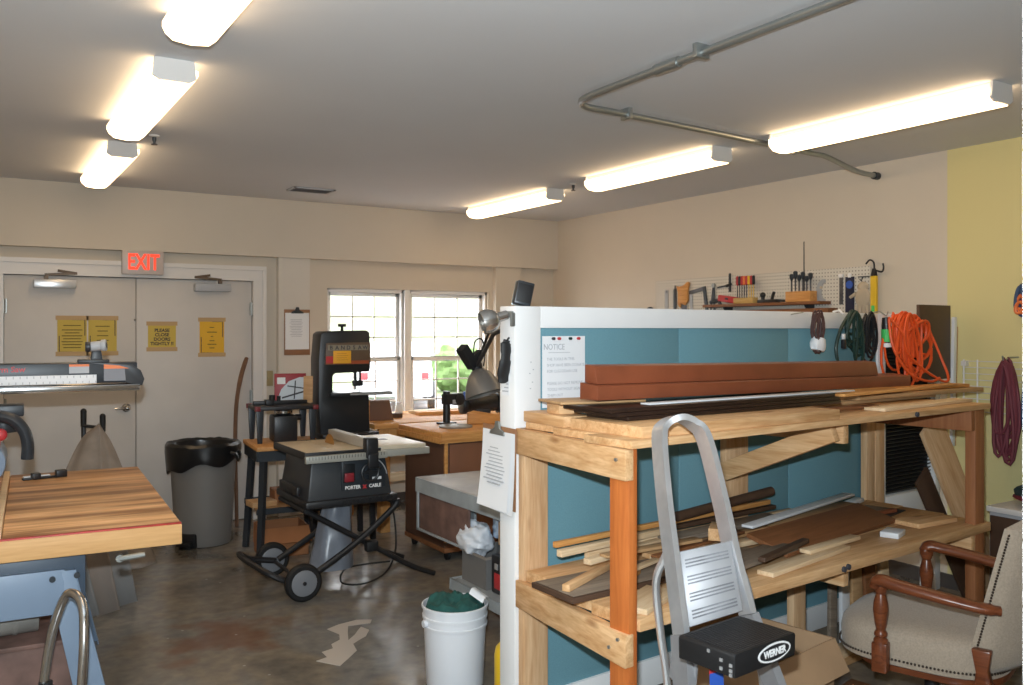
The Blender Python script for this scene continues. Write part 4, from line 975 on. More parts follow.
# ------------------------------------------------------------------ band saw
bs = thing('band_saw', 'black benchtop band saw with an orange note, in front of the window', 'saw', (2.475, 6.52, 0), R(-3))
part('stand', B().box(-.18,.24,-.16,.16,.76,.80), BLK, bs, .004)
for sx in (-1,1):
    for sy in (-1,1): part('stand_leg', B().bar((.03+sx*.17,sy*.13,.76), (.03+sx*.19,sy*.15,0), .04, .04), BLK, bs, .003)
part('body', B().prism([(-.185,.805),(.205,.805),(.20,1.12),(-.09,1.12),(-.09,1.27),(-.07,1.29),(.205,1.295),(.212,1.33),(.205,1.60),(.18,1.618),(-.155,1.61),(-.185,1.59),(-.20,1.4),(-.20,1.05)], -.10, .12, Matrix.Rotation(R(90), 4, 'X')), BLKB, bs, .010)
part('base', B().box(-.19,.255,-.20,.16,.801,.835), BLK, bs, .008)
part('wheel_cover', B().prism([(-.155,.02),(.205,.02),(.205,.19),(-.145,.185)], -.01, .012, Matrix.Translation((-.0,-.125,1.335)) @ Matrix.Rotation(R(90), 4, 'X')), mat('saw_brown_panel', (.13,.085,.055), .4), bs, .004)
fp = part('face_plate', B().box(-.135,.185,-.142,-.138,1.465,1.505), mat('plate_tan', (.26,.23,.17), .5), bs)
for k, c in enumerate('BANDSAW'):
    text('lettering', c, .042, INK, fp, (-.11+k*.045, -.1425, 1.484), (R(90),0,0), bold=.0008)
part('stripe', B().box(-.15,.19,-.140,-.1365,1.36,1.385), mat('stripe_orange', (.35,.07,.02), .5), bs)
part('red_badge', B().box(-.15,-.095,-.141,-.1365,1.37,1.42), REDINK, bs)
part('orange_note', B().box(-.095,.045,-.146,-.142,1.365,1.462), YSIGN, bs, .001)
b = B()
for k in range(4): b.box(-.07, .02-.01*(k%2), -.1468, -.146, 1.39+k*.016, 1.393+k*.016)
part('printed_line', b, mat('note_ink', (.45,.2,.02), .6), bs)
part('tension_knob', B().cyl((.02,0,1.61), (.02,0,1.65), .012, n=10).cyl((.02,0,1.645), (.02,0,1.668), .032, n=14), BLKR, bs, .003)
part('table', B().box(-.125,.365,-.20,.15,1.118,1.142), mat('saw_table_black', (.02,.022,.026), .3), bs, .003)
part('table_slot', B().box(.02,.36,-.205,-.20,1.124,1.136), ALU, bs)
part('blade_guide', B().box(.115,.135,-.02,.0,1.22,1.30).box(.155,.17,-.02,.0,1.22,1.30).box(.105,.18,-.035,.01,1.18,1.225), BLKB, bs, .003)
part('blade', B().box(.152,.155,-.03,-.02,1.0,1.3), STEEL, bs)
part('trunnion', B().box(.04,.20,-.10,.08,1.085,1.12), BLK, bs, .006)

# ------------------------------------------------------------------ jobsite table saw on folding stand
tsw = thing('table_saw', 'black portable table saw with cream table on a folding wheeled stand', 'table saw', (2.10, 5.42, 0))
part('body', B().add([(-.315,-.31,.55),(.235,-.31,.55),(.235,.24,.55),(-.315,.24,.55),(-.275,-.27,.82),(.20,-.27,.82),(.20,.22,.82),(-.275,.22,.82)], [(3,2,1,0),(4,5,6,7),(0,1,5,4),(1,2,6,5),(2,3,7,6),(3,0,4,7)]), SAWG, tsw, .012)
part('base_tray', B().box(-.335,.26,-.34,.26,.515,.56), BLKB, tsw, .012)
b = B()
for k in range(12): b.box(-.10+k*.028, -.086+k*.028, -.3455, -.34, .525, .552)
part('base_vent', b, BLK, tsw)
part('table', B().box(-.335,-.13,-.34,.27,.823,.853).box(-.124,.10,-.34,.27,.823,.853), CREAM, tsw, .003)
part('table_edge', B().box(-.345,.14,-.352,-.34,.815,.856).box(-.345,-.337,-.34,.27,.815,.858).box(-.345,.14,.27,.28,.815,.855), BLKB, tsw, .002)
part('extension_wing', B().box(.13,.475,-.30,.30,.825,.857), mat('wing_cream', (.60,.54,.42), .4, noise_amt=.06), tsw, .004)
part('router_slot', B().box(.22,.34,.0,.06,.8565,.859), BLK, tsw)
part('front_rail', B().box(-.35,.17,-.385,-.355,.795,.838).box(.17,.48,-.345,-.31,.795,.838), mat('rail_grey', (.42,.42,.38), .4, metal=.3), tsw, .003)
b = B()
for k in range(26): b.box(-.33+k*.019, -.327+k*.019, -.3862, -.385, .815, .834)
part('rail_scale', b, INK, tsw)
part('rip_fence', B().box(.035,.09,-.33,.30,.857,.915), mat('fence_grey', (.50,.47,.42), .35, metal=.3), tsw, .003)
part('fence_clamp', B().box(.025,.105,-.40,-.33,.80,.925).box(.03,.10,-.415,-.395,.74,.83), BLKB, tsw, .01)
part('blade', B().cyl((-.055,.03,.83), (-.052,.03,.83), .085, n=36), mat('blade_orange', (.45,.22,.05), .4, metal=.4), tsw)
fpn = part('control_panel', B().box(-.10,.19,-.307,-.292,.60,.79, Matrix.Rotation(0,4,'X')), CHAR, tsw, .006)
part('switch', B().box(-.085,-.025,-.325,-.305,.655,.71), mat('switch_red', (.28,.02,.03), .4), fpn, .005)
part('switch_plate', B().box(-.095,-.015,-.312,-.306,.65,.765), BLKB, fpn, .003)
hw = part('hand_wheel', B().tube([(.075+.055*math.cos(R(a)), -.335, .705+.055*math.sin(R(a))) for a in range(0,360,15)], .009, 8, closed=True).cyl((.075,-.345,.705), (.075,-.30,.705), .018, n=14), BLKB, tsw)
part('spoke', B().bar((.02,-.335,.705), (.13,-.335,.705), .012, .016).bar((.075,-.335,.655), (.075,-.335,.755), .012, .016), BLKB, hw)
part('crank_handle', B().cyl((.12,-.34,.735), (.12,-.385,.735), .010, n=10), BLKR, hw)
part('gauge_arc', B().tube([(.06+.14*math.cos(R(a)), -.309, .66+.14*math.sin(R(a))) for a in range(10,120,10)], .0035, 6), GREYLAB, tsw)
text('lettering', 'PORTER', .030, WHINK, tsw, (-.03, -.3125, .618), (R(88),0,0), bold=.001, sx=.92)
text('lettering', 'x', .038, REDINK, tsw, (.048, -.3125, .62), (R(88),0,0), bold=.003, label='red cross mark')
text('lettering', 'CABLE', .030, WHINK, tsw, (.117, -.3125, .618), (R(88),0,0), bold=.001, sx=.92)
part('side_label', B().box(.10,.16,-.311,-.307,.655,.672), WHINK, tsw)
part('side_tool_holder', B().box(-.345,-.325,-.20,.16,.575,.63), BLKB, tsw, .006)
part('power_cord', B().tube(catmull([(.24,.0,.60),(.33,-.02,.52),(.36,-.06,.35),(.33,-.15,.16),(.22,-.25,.05),(.05,-.30,.012),(-.06,-.2,.012),(.1,.1,.012),(.4,.1,.012)], 7), .006, 6), BLKR, tsw)
for o in tsw.children: o.location.x -= .045; o.location.z += .032
# folding scissor stand: two side frames crossing, wheels at -x
for y in (-.28, .28):
    part('stand_tube', B().tube(catmull([(-.36,y,.115),(-.04,y,.30),(.21,y,.49),(.235,y,.545)], 5), .020, 10), BLK, tsw)
    part('stand_tube', B().tube(catmull([(-.36,y*.86,.535),(-.28,y*.86,.48),(.08,y*.86,.26),(.34,y*.86,.10),(.52,y*.86,.02)], 6), .018, 10), BLK, tsw)
    w = part('wheel', B().lathe([(.055,-.025),(.10,-.025),(.112,-.012),(.112,.012),(.10,.025),(.055,.025)], 30, Matrix.Translation((-.39,y*1.12,.113)) @ Matrix.Rotation(R(90),4,'X')), BLKR, tsw)
    part('hub', B().cyl((-.39,y*1.12-.029,.113), (-.39,y*1.12+.029,.113), .078, n=24), mat('hub_grey', (.20,.21,.23), .4) if 'hub_grey' not in bpy.data.materials else bpy.data.materials['hub_grey'], w, .004)
    part('hub_cap', B().cyl((-.39,y*1.12-.035,.113), (-.39,y*1.12+.035,.113), .012, n=12), BLK, w)
part('axle', B().cyl((-.39,-.31,.113), (-.39,.31,.113), .012, n=10), BLK, tsw)
part('toe_handle', B().tube(catmull([(-.38,-.26,.115),(-.47,-.26,.12),(-.57,-.23,.17),(-.63,-.10,.205),(-.65,.05,.215),(-.63,.20,.205),(-.55,.26,.15),(-.38,.26,.115)], 6), .019, 10), BLK, tsw)
for x, z, q in ((.10,.245,.26),(.225,.525,.28),(-.35,.52,.26)): part('cross_tube', B().cyl((x,-q,z), (x,q,z), .016, n=10), BLK, tsw)
part('pivot_lock', B().box(.02,.10,-.31,-.25,.235,.30), BLKR, tsw, .01)
def bagfn(u, v):
    a = u*2*math.pi
    r = .085+.06*v+.018*noise.noise((math.cos(a)*2, math.sin(a)*2, v*3))
    return (-.05+r*math.cos(a)-.05*v, .0+r*math.sin(a)*.8, .545-.45*v)
part('dust_bag', B().grid(bagfn, 28, 14), mat('dust_bag_film', (.20,.22,.26), .3, noise_amt=.15, nscale=9), tsw)

# ------------------------------------------------------------------ brown cabinet and bench by the window
cb = thing('rolling_cabinet', 'brown laminate rolling cabinet with an orange wooden top', 'cabinet', (2.835, 5.45, 0))
part('body', B().box(0,.78,.0,.64,.095,.83), BROWNC, cb, .004)
part('door', B().box(.035,.76,-.016,-.001,.17,.82), mat('cabinet_door_brown', (.21,.085,.042), .45, noise_amt=.1, nscale=3), cb, .003)
part('edge_strip', B().box(-.004,.02,-.018,-.001,.14,.83), ORW, cb, .001)
part('base_rail', B().box(-.006,.785,-.012,.64,.063,.0945), BROWNB, cb, .003)
part('top', B().box(-.04,.82,-.04,.68,.831,.905), ORW, cb, .004)
part('top_rim', B().box(-.052,-.041,-.04,.68,.83,.87), ORW, cb, .002)
for x in (.05,.73):
    for y in (.05,.58): part('caster', B().cyl((x-.012,y,.03), (x+.012,y,.03), .03, n=16).box(x-.02,x+.02,y-.02,y+.02,.045,.062), BLKR, cb)
dp = thing('clamp_stand', 'black upright tool post standing on the orange cabinet top', 'tool', (3.10, 5.92, .9055), R(12))
part('base', B().box(-.06,.06,-.05,.05,0,.016), BLK, dp, .004)
part('post', B().cyl((0,0,.015), (0,0,.25), .028, n=18), BLKB, dp)
part('head', B().box(-.025,.105,-.035,.035,.15,.23).cyl((.10,-.045,.185), (.10,.045,.185), .048, n=16), BLK, dp, .008)
part('dial', B().box(.03,.065,-.04,-.034,.155,.185), GREYLAB, dp)
part('lever', B().tube([(.13,0,.185),(.15,.0,.19),(.165,0,.195)], .008, 8), BLKR, dp)
pl_ = tag(part('cutting_disc', B().lathe([(0,0),(.12,0),(.125,.006),(.12,.014),(.02,.016),(0,.016)], 36), GREYTOP, None, 0, (3.06, 5.70, .906), (0,0,0)), 'flat round grey disc lying on the orange cabinet top', 'disc')
wg = tag(part('wood_wedge', B().prism([(-.15,0),(.12,0),(.12,.06),(-.10,.10),(-.15,.085)], -.02, .02, Matrix.Rotation(R(90),4,'X')), ORW, None, .003, (3.38, 5.80, .9065), (0,0,R(-14))), 'orange wooden wedge beside the black tool post on the cabinet', 'wedge')
gm = thing('bench_grinder', 'grey bench grinder behind the clamp lamp on the cabinet top', 'tool', (3.47, 6.03, .9055), R(-10))
part('body', B().cyl((-.12,0,.14), (.12,0,.14), .07, n=20).box(-.06,.06,-.05,.05,0,.10), SAWG, gm, .006)
for x in (-.15, .15): part('wheel_guard', B().cyl((x-.025,0,.14), (x+.025,0,.14), .085, n=24), CHAR, gm, .006)
part('eye_shield', B().box(-.19,-.11,-.13,-.10,.18,.24), BLUEL, gm, .003)

wb = thing('wooden_workbench', 'pine workbench under the window, behind the band saw', 'workbench', (3.4, 6.95, 0), R(0))
part('top', B().box(-.66,.95,-.50,.42,.835,.875), ORW, wb, .004)
for x, y in ((-.55,-.42),(.85,-.42),(-.55,.36),(.85,.36)): part('leg', B().box(x-.04,x+.04,y-.04,y+.04,0,.835), ORWY, wb, .003)
part('apron', B().box(-.60,.90,-.45,-.425,.75,.834), ORW, wb, .002); part('apron', B().box(-.60,.90,.36,.385,.75,.834), ORW, wb, .002)
part('stretcher', B().box(-.55,.85,-.44,-.40,.40,.47), PALE, wb, .003)
part('vise', B().box(-.40,-.28,-.56,-.50,.76,.83).cyl((-.34,-.53,.79), (-.34,-.62,.79), .012, n=10).tube([(-.40,-.61,.79),(-.28,-.61,.79)], .007, 8), BLK, wb, .004)
for nm, lab, x, y, L, W, T, m, rz in (
    ('pine_offcut', 'pale board lying along the back of the window bench', 3.75, 7.15, .75, .12, .025, PALE, 4),
    ('pine_offcut', 'orange offcut lying at the middle of the window bench', 3.62, 6.92, .55, .10, .03, ORW, -6),
    ('hand_plane', 'dark flat plane lying beside the brown box on the window bench', 3.05, 6.85, .20, .06, .04, DARKW, -5)):
    tag(part(nm, B().box(-L/2,L/2,-W/2,W/2,0,T), m, None, .003, (x,y,.876), (0,0,R(rz))), lab, 'offcut')
bxx = thing('brown_box', 'small brown fabric-faced box leaning on the window bench', 'box', (2.90, 6.74, .876), R(-10))
part('shell', B().prism([(-.085,0),(.115,0),(.08,.165),(-.085,.165)], -.04, .04, Matrix.Rotation(R(90),4,'X')), mat('box_brown', (.17,.085,.05), .7), bxx, .004)
part('edge', B().box(-.10,-.086,-.042,.042,0,.165), ORW, bxx, .002)
jar_m = mat('clear_jar', (.75,.78,.78), .15)
for k, (x, y) in enumerate(((3.10,7.22),(3.20,7.24),(3.30,7.22))):
    j = thing('glass_jar', ('pale jar on the window bench, closest to the brown box', 'pale jar in the middle of three on the window bench', 'pale jar on the window bench, farthest from the brown box')[k], 'jar', (x, y, .876), 0, 'jars on the window bench')
    part('body', B().lathe([(0,0),(.033,0),(.036,.006),(.036,.06),(.028,.075),(.028,.085),(0,.085)], 18), jar_m, j)
    part('lid', B().cyl((0,0,.085), (0,0,.098), .031, n=18), ALU, j)

# ------------------------------------------------------------------ desk lamp with shade
dl = thing('desk_lamp', 'black swing-arm lamp with a grey cone shade clamped behind the partition end', 'lamp', (0,0,0))
sp = Vector((2.275, 3.955, 1.345))
axis = Vector((.16, -.30, -1.0)).normalized()
q = Vector((0,0,-1)).rotation_difference(axis).to_matrix().to_4x4()
part('shade', B().lathe([(.018,.075),(.035,.07),(.06,.045),(.085,.0),(.102,-.05),(.104,-.062),(.100,-.062),(.096,-.048),(.078,.0),(.05,.04),(0,.06)], 32, Matrix.Translation(sp) @ q), mat('lamp_grey', (.17,.155,.14), .35, metal=.3), dl)
part('bulb', B().lathe([(0,-.038),(.05,-.036),(.07,-.02),(.055,.012),(.03,.04),(0,.045)], 20, Matrix.Translation(sp) @ q), PAPER, dl)
hj = sp - axis*.09
part('joint', B().ball(hj, .03, (1,1,1.2)).bar(hj+Vector((-.02,0,0)), hj+Vector((-.10,-.02,.10)), .05, .05).bar(hj+Vector((-.05,0,.02)), hj+Vector((.03,.01,.07)), .04, .04), BLK, dl)
part('spring_arm', B().tube([hj, Vector((2.03,3.42,1.60)), Vector((1.96,3.16,1.64))], .010, 8).tube([hj+Vector((.015,0,.04)), Vector((2.03,3.44,1.64)), Vector((1.96,3.17,1.675))], .007, 8), BLK, dl)
part('spring_arm', B().tube([Vector((1.96,3.16,1.65)), Vector((1.99,3.09,1.40))], .010, 8), BLK, dl)
part('clamp', B().box(1.96,2.02,3.05,3.11,1.36,1.44), BLK, dl, .006)
part('wire', B().tube(catmull([hj+Vector((-.02,0,.06)), hj+Vector((-.01,0,.13)), hj+Vector((.03,0,.14)), hj+Vector((.05,0,.07)), hj+Vector((.04,0,.0))], 7), .004, 6), BLKR, dl)

# ------------------------------------------------------------------ grey metal bench with things on its lower shelf
gt = thing('metal_bench', 'grey painted metal bench with a lower shelf behind the partition end', 'bench', (2.28, 3.10, 0))
part('top', B().box(0,.62,0,1.62,.725,.748), GREYTOP, gt, .003)
part('top_edge', B().box(-.012,0,-.0,1.62,.665,.748).box(-.012,.62,1.62,1.632,.665,.748).box(.62,.632,0,1.62,.665,.748), GREYT, gt, .003)
part('hanging_frame', B().box(-.010,.0,1.60,1.62,.44,.668).box(-.010,.0,1.02,1.62,.44,.452), GREYT, gt, .002)
part('hanging_panel', B().box(.0,.012,1.0,1.60,.45,.70), RUST, gt, .002)
for x in (.12, .52):
    for y in (.12, 1.215): part('leg', B().box(x,x+.05,y,y+.006,0,.725).box(x,x+.006,y-.06,y-.0005,0,.725), GREYT, gt)
part('lower_shelf', B().box(-.01,.62,.02,1.15,.225,.262), GREYT, gt, .004)
part('shelf_lip', B().box(-.025,-.011,.02,1.175,.20,.262).box(-.025,.62,1.161,1.175,.20,.262), GREYT, gt, .003)
def crumple(c, r, sc, seed, m, nm, lab):
    def fn(d): return 1+.30*noise.noise(Vector(d)*2.2+Vector((seed,0,0)))+.16*abs(noise.noise(Vector(d)*5+Vector((seed,3,0))))+.06*noise.noise(Vector(d)*12+Vector((seed,0,9)))
    return tag(part(nm, B().ball(c, r, sc, 44, 30, fn), m, None, angle=60), lab, 'plastic bag')
tub = thing('plastic_tub', 'clear grey plastic tub on the lower shelf of the metal bench', 'tub', (2.41, 4.08, .2635), R(0))
part('shell', B().box(-.11,.11,-.13,-.125,0,.17).box(-.11,.11,.125,.13,0,.17).box(-.11,-.105,-.125,.125,0,.17).box(.105,.11,-.125,.125,0,.17).box(-.105,.105,-.125,.125,0,.006), mat('tub_grey', (.17,.165,.16), .25), tub)
part('rim', B().box(-.12,-.1105,-.14,.14,.16,.172).box(.1105,.12,-.14,.14,.16,.172).box(-.11,.11,-.14,-.1305,.16,.172).box(-.11,.11,.1305,.14,.16,.172), GREYC, tub)
crumple((2.335,4.12,.497), .098, (.85,1.05,.85), 2.0, BAGW, 'plastic_bag', 'crumpled white plastic bag stuffed in the tub on the bench shelf')
crumple((2.475,3.99,.575), .11, (.8,.95,1.0), 5.0, BAGBL, 'plastic_bag', 'crumpled bluish plastic bag behind the white bag in the tub')
tk = thing('tool_case', 'black and red tool case on the bench shelf beside the tub', 'tool case', (2.42, 3.82, .2635), R(0))
part('body', B().box(-.11,.13,-.10,.10,0,.20), BLKB, tk, .012)
part('red_side', B().box(-.115,-.109,-.05,.06,.03,.11), REDINK, tk, .003)
part('latch', B().box(-.119,-.112,.02,.05,.13,.16), ALU, tk, .002)
part('handle', B().tube([(-.02,-.06,.20),(-.02,-.05,.235),(-.02,.05,.235),(-.02,.06,.20)], .009, 8), BLKR, tk)
cb2 = tag(part('small_carton', B().box(-.08,.10,-.09,.09,0,.12), CARD, None, .003, (2.43,3.82,.5055), (0,0,R(2))), 'small brown carton stacked on the black tool case', 'box')

# ------------------------------------------------------------------ bucket
bk = thing('plastic_bucket', 'white plastic bucket holding a dark green cloth beside the metal bench', 'bucket', (1.905, 3.555, 0))
part('body', B().lathe([(0,.002),(.128,.002),(.131,.01),(.142,.27),(.147,.272),(.149,.285),(.145,.288),(.145,.310),(.149,.312),(.150,.325),(.146,.328),(.147,.358),(.153,.360),(.153,.370),(.146,.371),(.141,.30),(.128,.012),(0,.012)], 48), BUCK, bk)
for x in (1, -1): part('handle_ear', B().cyl((x*.145,0,.30), (x*.162,0,.30), .016, n=14), BUCK, bk)
def gcl(u, v):
    a = u*2*math.pi; r = .136*v
    z = .375+.035*(1-v)+.035*noise.noise((math.cos(a)*v*2.2+4, math.sin(a)*v*2.2, 1))+.018*noise.noise((math.cos(a)*v*6, math.sin(a)*v*6, 4))-.03*(v > .96)
    return (1.905+r*math.cos(a), 3.555+r*math.sin(a), z)
gcl_o = tag(part('green_cloth', B().grid(gcl, 48, 14), GREENC, None, angle=70), 'crumpled dark green cloth stuffed in the white bucket', 'cloth')
pp = tag(part('paper_scrap', B().grid(lambda u, v: (-.03+.06*u, -.03+.07*v, .03*v+.012*math.sin(u*4)), 6, 6), PAPER, None, 0, (2.005,3.50,.392), (R(10),R(-20),R(30)), angle=60), 'white paper scrap on the green cloth in the bucket', 'paper')
yb = thing('yellow_bottle', 'yellow plastic bottle on the floor between the bucket and the partition', 'bottle', (1.972, 3.21, 0))
part('body', B().lathe([(0,.001),(.05,.001),(.054,.01),(.054,.23),(.048,.26),(.022,.29),(.02,.315),(0,.315)], 24), YTOOL, yb)
part('cap', B().cyl((0,0,.315), (0,0,.345), .024, n=16), YTOOL, yb)

# torn paper on the floor
poly = [(.0,.0),(.10,-.12),(.16,-.06),(.23,.02),(.22,.10),(.30,.16),(.34,.30),(.42,.30),(.46,.36),(.40,.42),(.30,.42),(.22,.47),(.26,.36),(.18,.28),(.10,.20),(.04,.14),(.06,.08)]
def scrap(name, P, loc, lab):
    b = B(); n = len(P)
    b.prism([(x+.01*noise.noise((k*1.3,1,2)), y) for k, (x, y) in enumerate(P)], 0, .002)
    return tag(part(name, b, mat('scrap_paper', (.52,.47,.42), .8) if 'scrap_paper' not in bpy.data.materials else bpy.data.materials['scrap_paper'], None, 0, loc), lab, 'paper')
scrap('torn_paper', [(1.455,4.15),(1.53,4.03),(1.60,4.10),(1.68,4.18),(1.70,4.28),(1.745,4.32),(1.80,4.35),(1.85,4.43),(1.83,4.50),(1.80,4.46),(1.755,4.40),(1.70,4.34),(1.735,4.45),(1.775,4.55),(1.90,4.53),(1.93,4.58),(1.85,4.62),(1.74,4.60),(1.66,4.56),(1.685,4.45),(1.66,4.37),(1.60,4.33),(1.59,4.27),(1.52,4.25),(1.52,4.17)], (0,0,.0005), 'torn pale paper lying flat on the concrete floor')

# ------------------------------------------------------------------ upholstered armchair
ch = thing('upholstered_armchair', 'beige upholstered wooden armchair with nailhead trim facing the lumber rack', 'chair', (3.242, 2.045, 0), R(18.6))
def sq(u, a, bx, e=3.2):
    c, s = math.cos(u), math.sin(u)
    return (abs(c)**(2/e)*a*(1 if c > 0 else -1), abs(s)**(2/e)*bx*(1 if s > 0 else -1))
def seat_ring(z, k):
    return [(sq(2*math.pi*i/48, .295*k, .305*k)[0], sq(2*math.pi*i/48, .295*k, .305*k)[1]+.03, z) for i in range(48)]
b = B(); rings = [(.365,.96),(.37,.985),(.44,1.0),(.475,.98),(.498,.92),(.512,.78),(.520,.5),(.522,.2)]
vs = [p for z, k in rings for p in seat_ring(z, k)]
fs = [(i*48+k, i*48+(k+1)%48, (i+1)*48+(k+1)%48, (i+1)*48+k) for i in range(len(rings)-1) for k in range(48)]
fs += [tuple(reversed(range(48))), tuple(range((len(rings)-1)*48, len(rings)*48))]
b.add(vs, fs, None, True)
part('seat', b, UPH, ch)
def bk_pt(u, v, o):
    a = (u*2-1)
    x = a*(.275+.015*v)
    y = -.255-.13*v+.10*a*a*1.0-o*(1-.3*abs(a))
    z = .40+.59*v-.06*a*a*v
    return (x, y, z)
NB = 20
b = B()
vs = []
for o in (0, .10):
    for j in range(NB+1):
        for i in range(NB+1):
            u, v = i/NB, j/NB
            e = (1-abs(2*u-1)**6)*(1-abs(2*v-1)**8)
            vs.append(bk_pt(u, v, (-.028*e if o == 0 else (.07+.035*e))))
N1 = (NB+1)**2
fs = []
for j in range(NB):
    for i in range(NB):
        a = j*(NB+1)+i
        fs.append((a, a+1, a+NB+2, a+NB+1)); fs.append((N1+a+NB+1, N1+a+NB+2, N1+a+1, N1+a))
for i in range(NB):
    for a, c in ((i, i+1), (NB*(NB+1)+i+1, NB*(NB+1)+i), ((i+1)*(NB+1), i*(NB+1)), (i*(NB+1)+NB, (i+1)*(NB+1)+NB)):
        fs.append((a, N1+a, N1+c, c))
b.add(vs, fs, None, True)
part('backrest', b, UPH, ch, angle=60)
for sx in (-1, 1):
    am = part('arm', B().tube(catmull([(sx*.30,-.275,.645),(sx*.325,-.20,.652),(sx*.345,-.05,.672),(sx*.345,.06,.685),(sx*.335,.115,.69),(sx*.325,.135,.665)], 6), [.020]*3+[.024]*6+[.026]*12+[.027]*6+[.024]*4, 14, flat=(.85,1.25)), MAHOG, ch, angle=60)
    part('arm_post', B().lathe([(.026,.64),(.028,.66),(.022,.632),(.017,.62),(.025,.59),(.028,.56),(.022,.51),(.017,.485),(.024,.475),(.024,.465),(.018,.458),(.026,.45),(.026,.44),(.030,.43),(.030,.36)], 18, Matrix.Translation((sx*.315,.12,.015))), MAHOG, ch)
    part('post_block', B().box(sx*.315-.026, sx*.315+.026, .092, .148, .345, .455), MAHOG, ch, .006)
    part('back_bracket', B().prism([(-.04,.34),(.03,.34),(.02,.42),(.035,.50),(-.03,.50),(-.02,.43)], -.02, .02, Matrix.Translation((sx*.30,-.22,0)) @ Matrix.Rotation(R(90),4,'Z') @ Matrix.Rotation(R(90),4,'X')), MAHOG, ch, .006)
b = B(); ring = [Vector(sq(2*math.pi*i/2000, .299, .309)) for i in range(2001)]; acc = 0
for p, q in zip(ring, ring[1:]):
    acc += (q-p).length
    if acc > .0125: acc = 0; b.ball((q.x, q.y+.03, .392), .0048, (1,1,1), 6, 4)
part('seat_nailhead', b, NAIL, ch)
for sx in (0, 1):
    b = B()
    for k in range(44):
        p = bk_pt(sx, .12+.84*k/43, .028); b.ball((p[0]+(-.002 if sx == 0 else .002), p[1], p[2]), .0048, (1,1,1), 6, 4)
    part('back_nailhead', b, NAIL, ch)
part('seat_frame', B().prism([sq(2*math.pi*i/40, .27, .265) for i in range(40)], .335, .368), MAHOG, ch, .004)
part('column', B().cyl((0,.02,.12), (0,.02,.336), .028, n=16), BLK, ch)
for k in range(5):
    a = R(72*k+20)
    l = part('base_leg', B().tube([(.02*math.cos(a),.02+.02*math.sin(a),.13),(.27*math.cos(a),.02+.27*math.sin(a),.075)], [.024,.017], 10), MAHOG, ch)
    part('caster', B().cyl((.27*math.cos(a)-.012,.02+.27*math.sin(a),.03), (.27*math.cos(a)+.012,.02+.27*math.sin(a),.03), .03, n=14).cyl((.27*math.cos(a),.02+.27*math.sin(a),.03), (.27*math.cos(a),.02+.27*math.sin(a),.075), .008, n=8), BLKR, l)

# ------------------------------------------------------------------ under the rack
cx = carton('cardboard_box', 'open tan cardboard box with blue print under the lumber rack', (2.66, 2.40, 0), R(10), (.42, .36, .41), CARD, ((1,1,-40), (1,-1,62), (0,1,84)), fl=.36)
b = B(); b.box(-.0,.19,-.1815,-.1803,.31,.322).box(.01,.17,-.1815,-.1803,.29,.298)
part('blue_print', b, BLUEL, cx)
floorboards = [
    ('pine_offcut', 'tan plank on the floor between the armchair and the partition', 3.62, 2.80, .002, .50, .12, .03, TANW, 6),
    ('pine_offcut', 'pale offcut lying on the tan plank on the floor', 3.60, 2.79, .033, .30, .08, .025, PALE, 14),
    ('white_block', 'white offcut on the floor beside the cardboard box', 3.06, 2.62, .002, .12, .05, .07, VINYL, 5),
    ('brown_plank', 'brown plank on the floor beneath the lumber rack shelf', 3.25, 2.50, .002, .42, .10, .022, BROWNB, 12),
]
for nm, lab, x, y, z, L, W, T, m, rz in floorboards:
    tag(part(nm, B().box(-L/2,L/2,-W/2,W/2,0,T), m, None, .002, (x,y,z), (0,0,R(rz))), lab, 'board')
for k, (t, s, w, h, m, rl, lab) in enumerate(((1.90,.10,.06,.49,GREYW,10,'weathered upright board leaning under the rack, closest to the blue panel'),(2.00,.11,.07,.50,VINYL,8,'white upright board leaning under the rack'),(2.10,.12,.09,.51,TANW,6,'tan upright board leaning under the rack'),(2.22,.13,.10,.51,BROWNB,4,'brown upright board leaning under the rack'),(2.35,.14,.08,.50,PALE,3,'pale upright board leaning under the rack at the wall end'))):
    leaning('upright_board', lab, t, s+.06, .003, w, h, .02, m, 6, rl)

# ------------------------------------------------------------------ pegboard and tools on the right wall
pb = tag(part('pegboard', B().box(-.012,0,-1.09,1.09,-.42,.42), PEG, None, .001, (XR-.004, 4.875, 1.635)), 'white pegboard fixed to the wall above the partition', 'pegboard')
PX = XR-.017
def hung(name, label, cat, y, z, rotx=0): return thing(name, label, cat, (PX, y, z), rot=(rotx, 0, R(-90)))
# local frame: x runs along the wall toward the doorway, y into the wall, z up
tl = hung('metal_rule', 'grey metal strip hanging at the window end of the pegboard', 'rule', 5.82, 1.97)
part('blade', B().box(-.02,.02,-.006,-.002,-.28,0), GREYLAB, tl); part('hole_ring', B().cyl((0,-.008,-.015), (0,-.002,-.015), .008, n=10), CHAR, tl)
tl = hung('file_tool', 'dark flat file hanging beside the hand saw on the pegboard', 'file', 5.71, 1.975)
part('blade', B().box(-.018,.018,-.01,-.002,-.30,0), CHAR, tl, .002); part('tang', B().box(-.004,.004,-.008,-.003,0,.03), CHAR, tl)
tl = hung('hand_saw', 'hand saw with an orange wooden handle hanging on the pegboard', 'saw', 5.60, 2.0)
part('handle', B().prism([(-.075,0),(-.05,-.01),(.01,.0),(.06,.03),(.08,.02),(.06,-.05),(.065,-.13),(.03,-.17),(-.02,-.15),(-.03,-.19),(-.06,-.16),(-.055,-.06)], .004, .026, Matrix.Rotation(R(90),4,'X')), ORW, tl, .004)
part('blade', B().prism([(-.04,-.15),(.03,-.15),(.12,-.50),(.09,-.52)], .010, .012, Matrix.Rotation(R(90),4,'X')), ALUD, tl)
tl = hung('try_square', 'grey metal square hanging beside the hand saw', 'square', 5.40, 1.985)
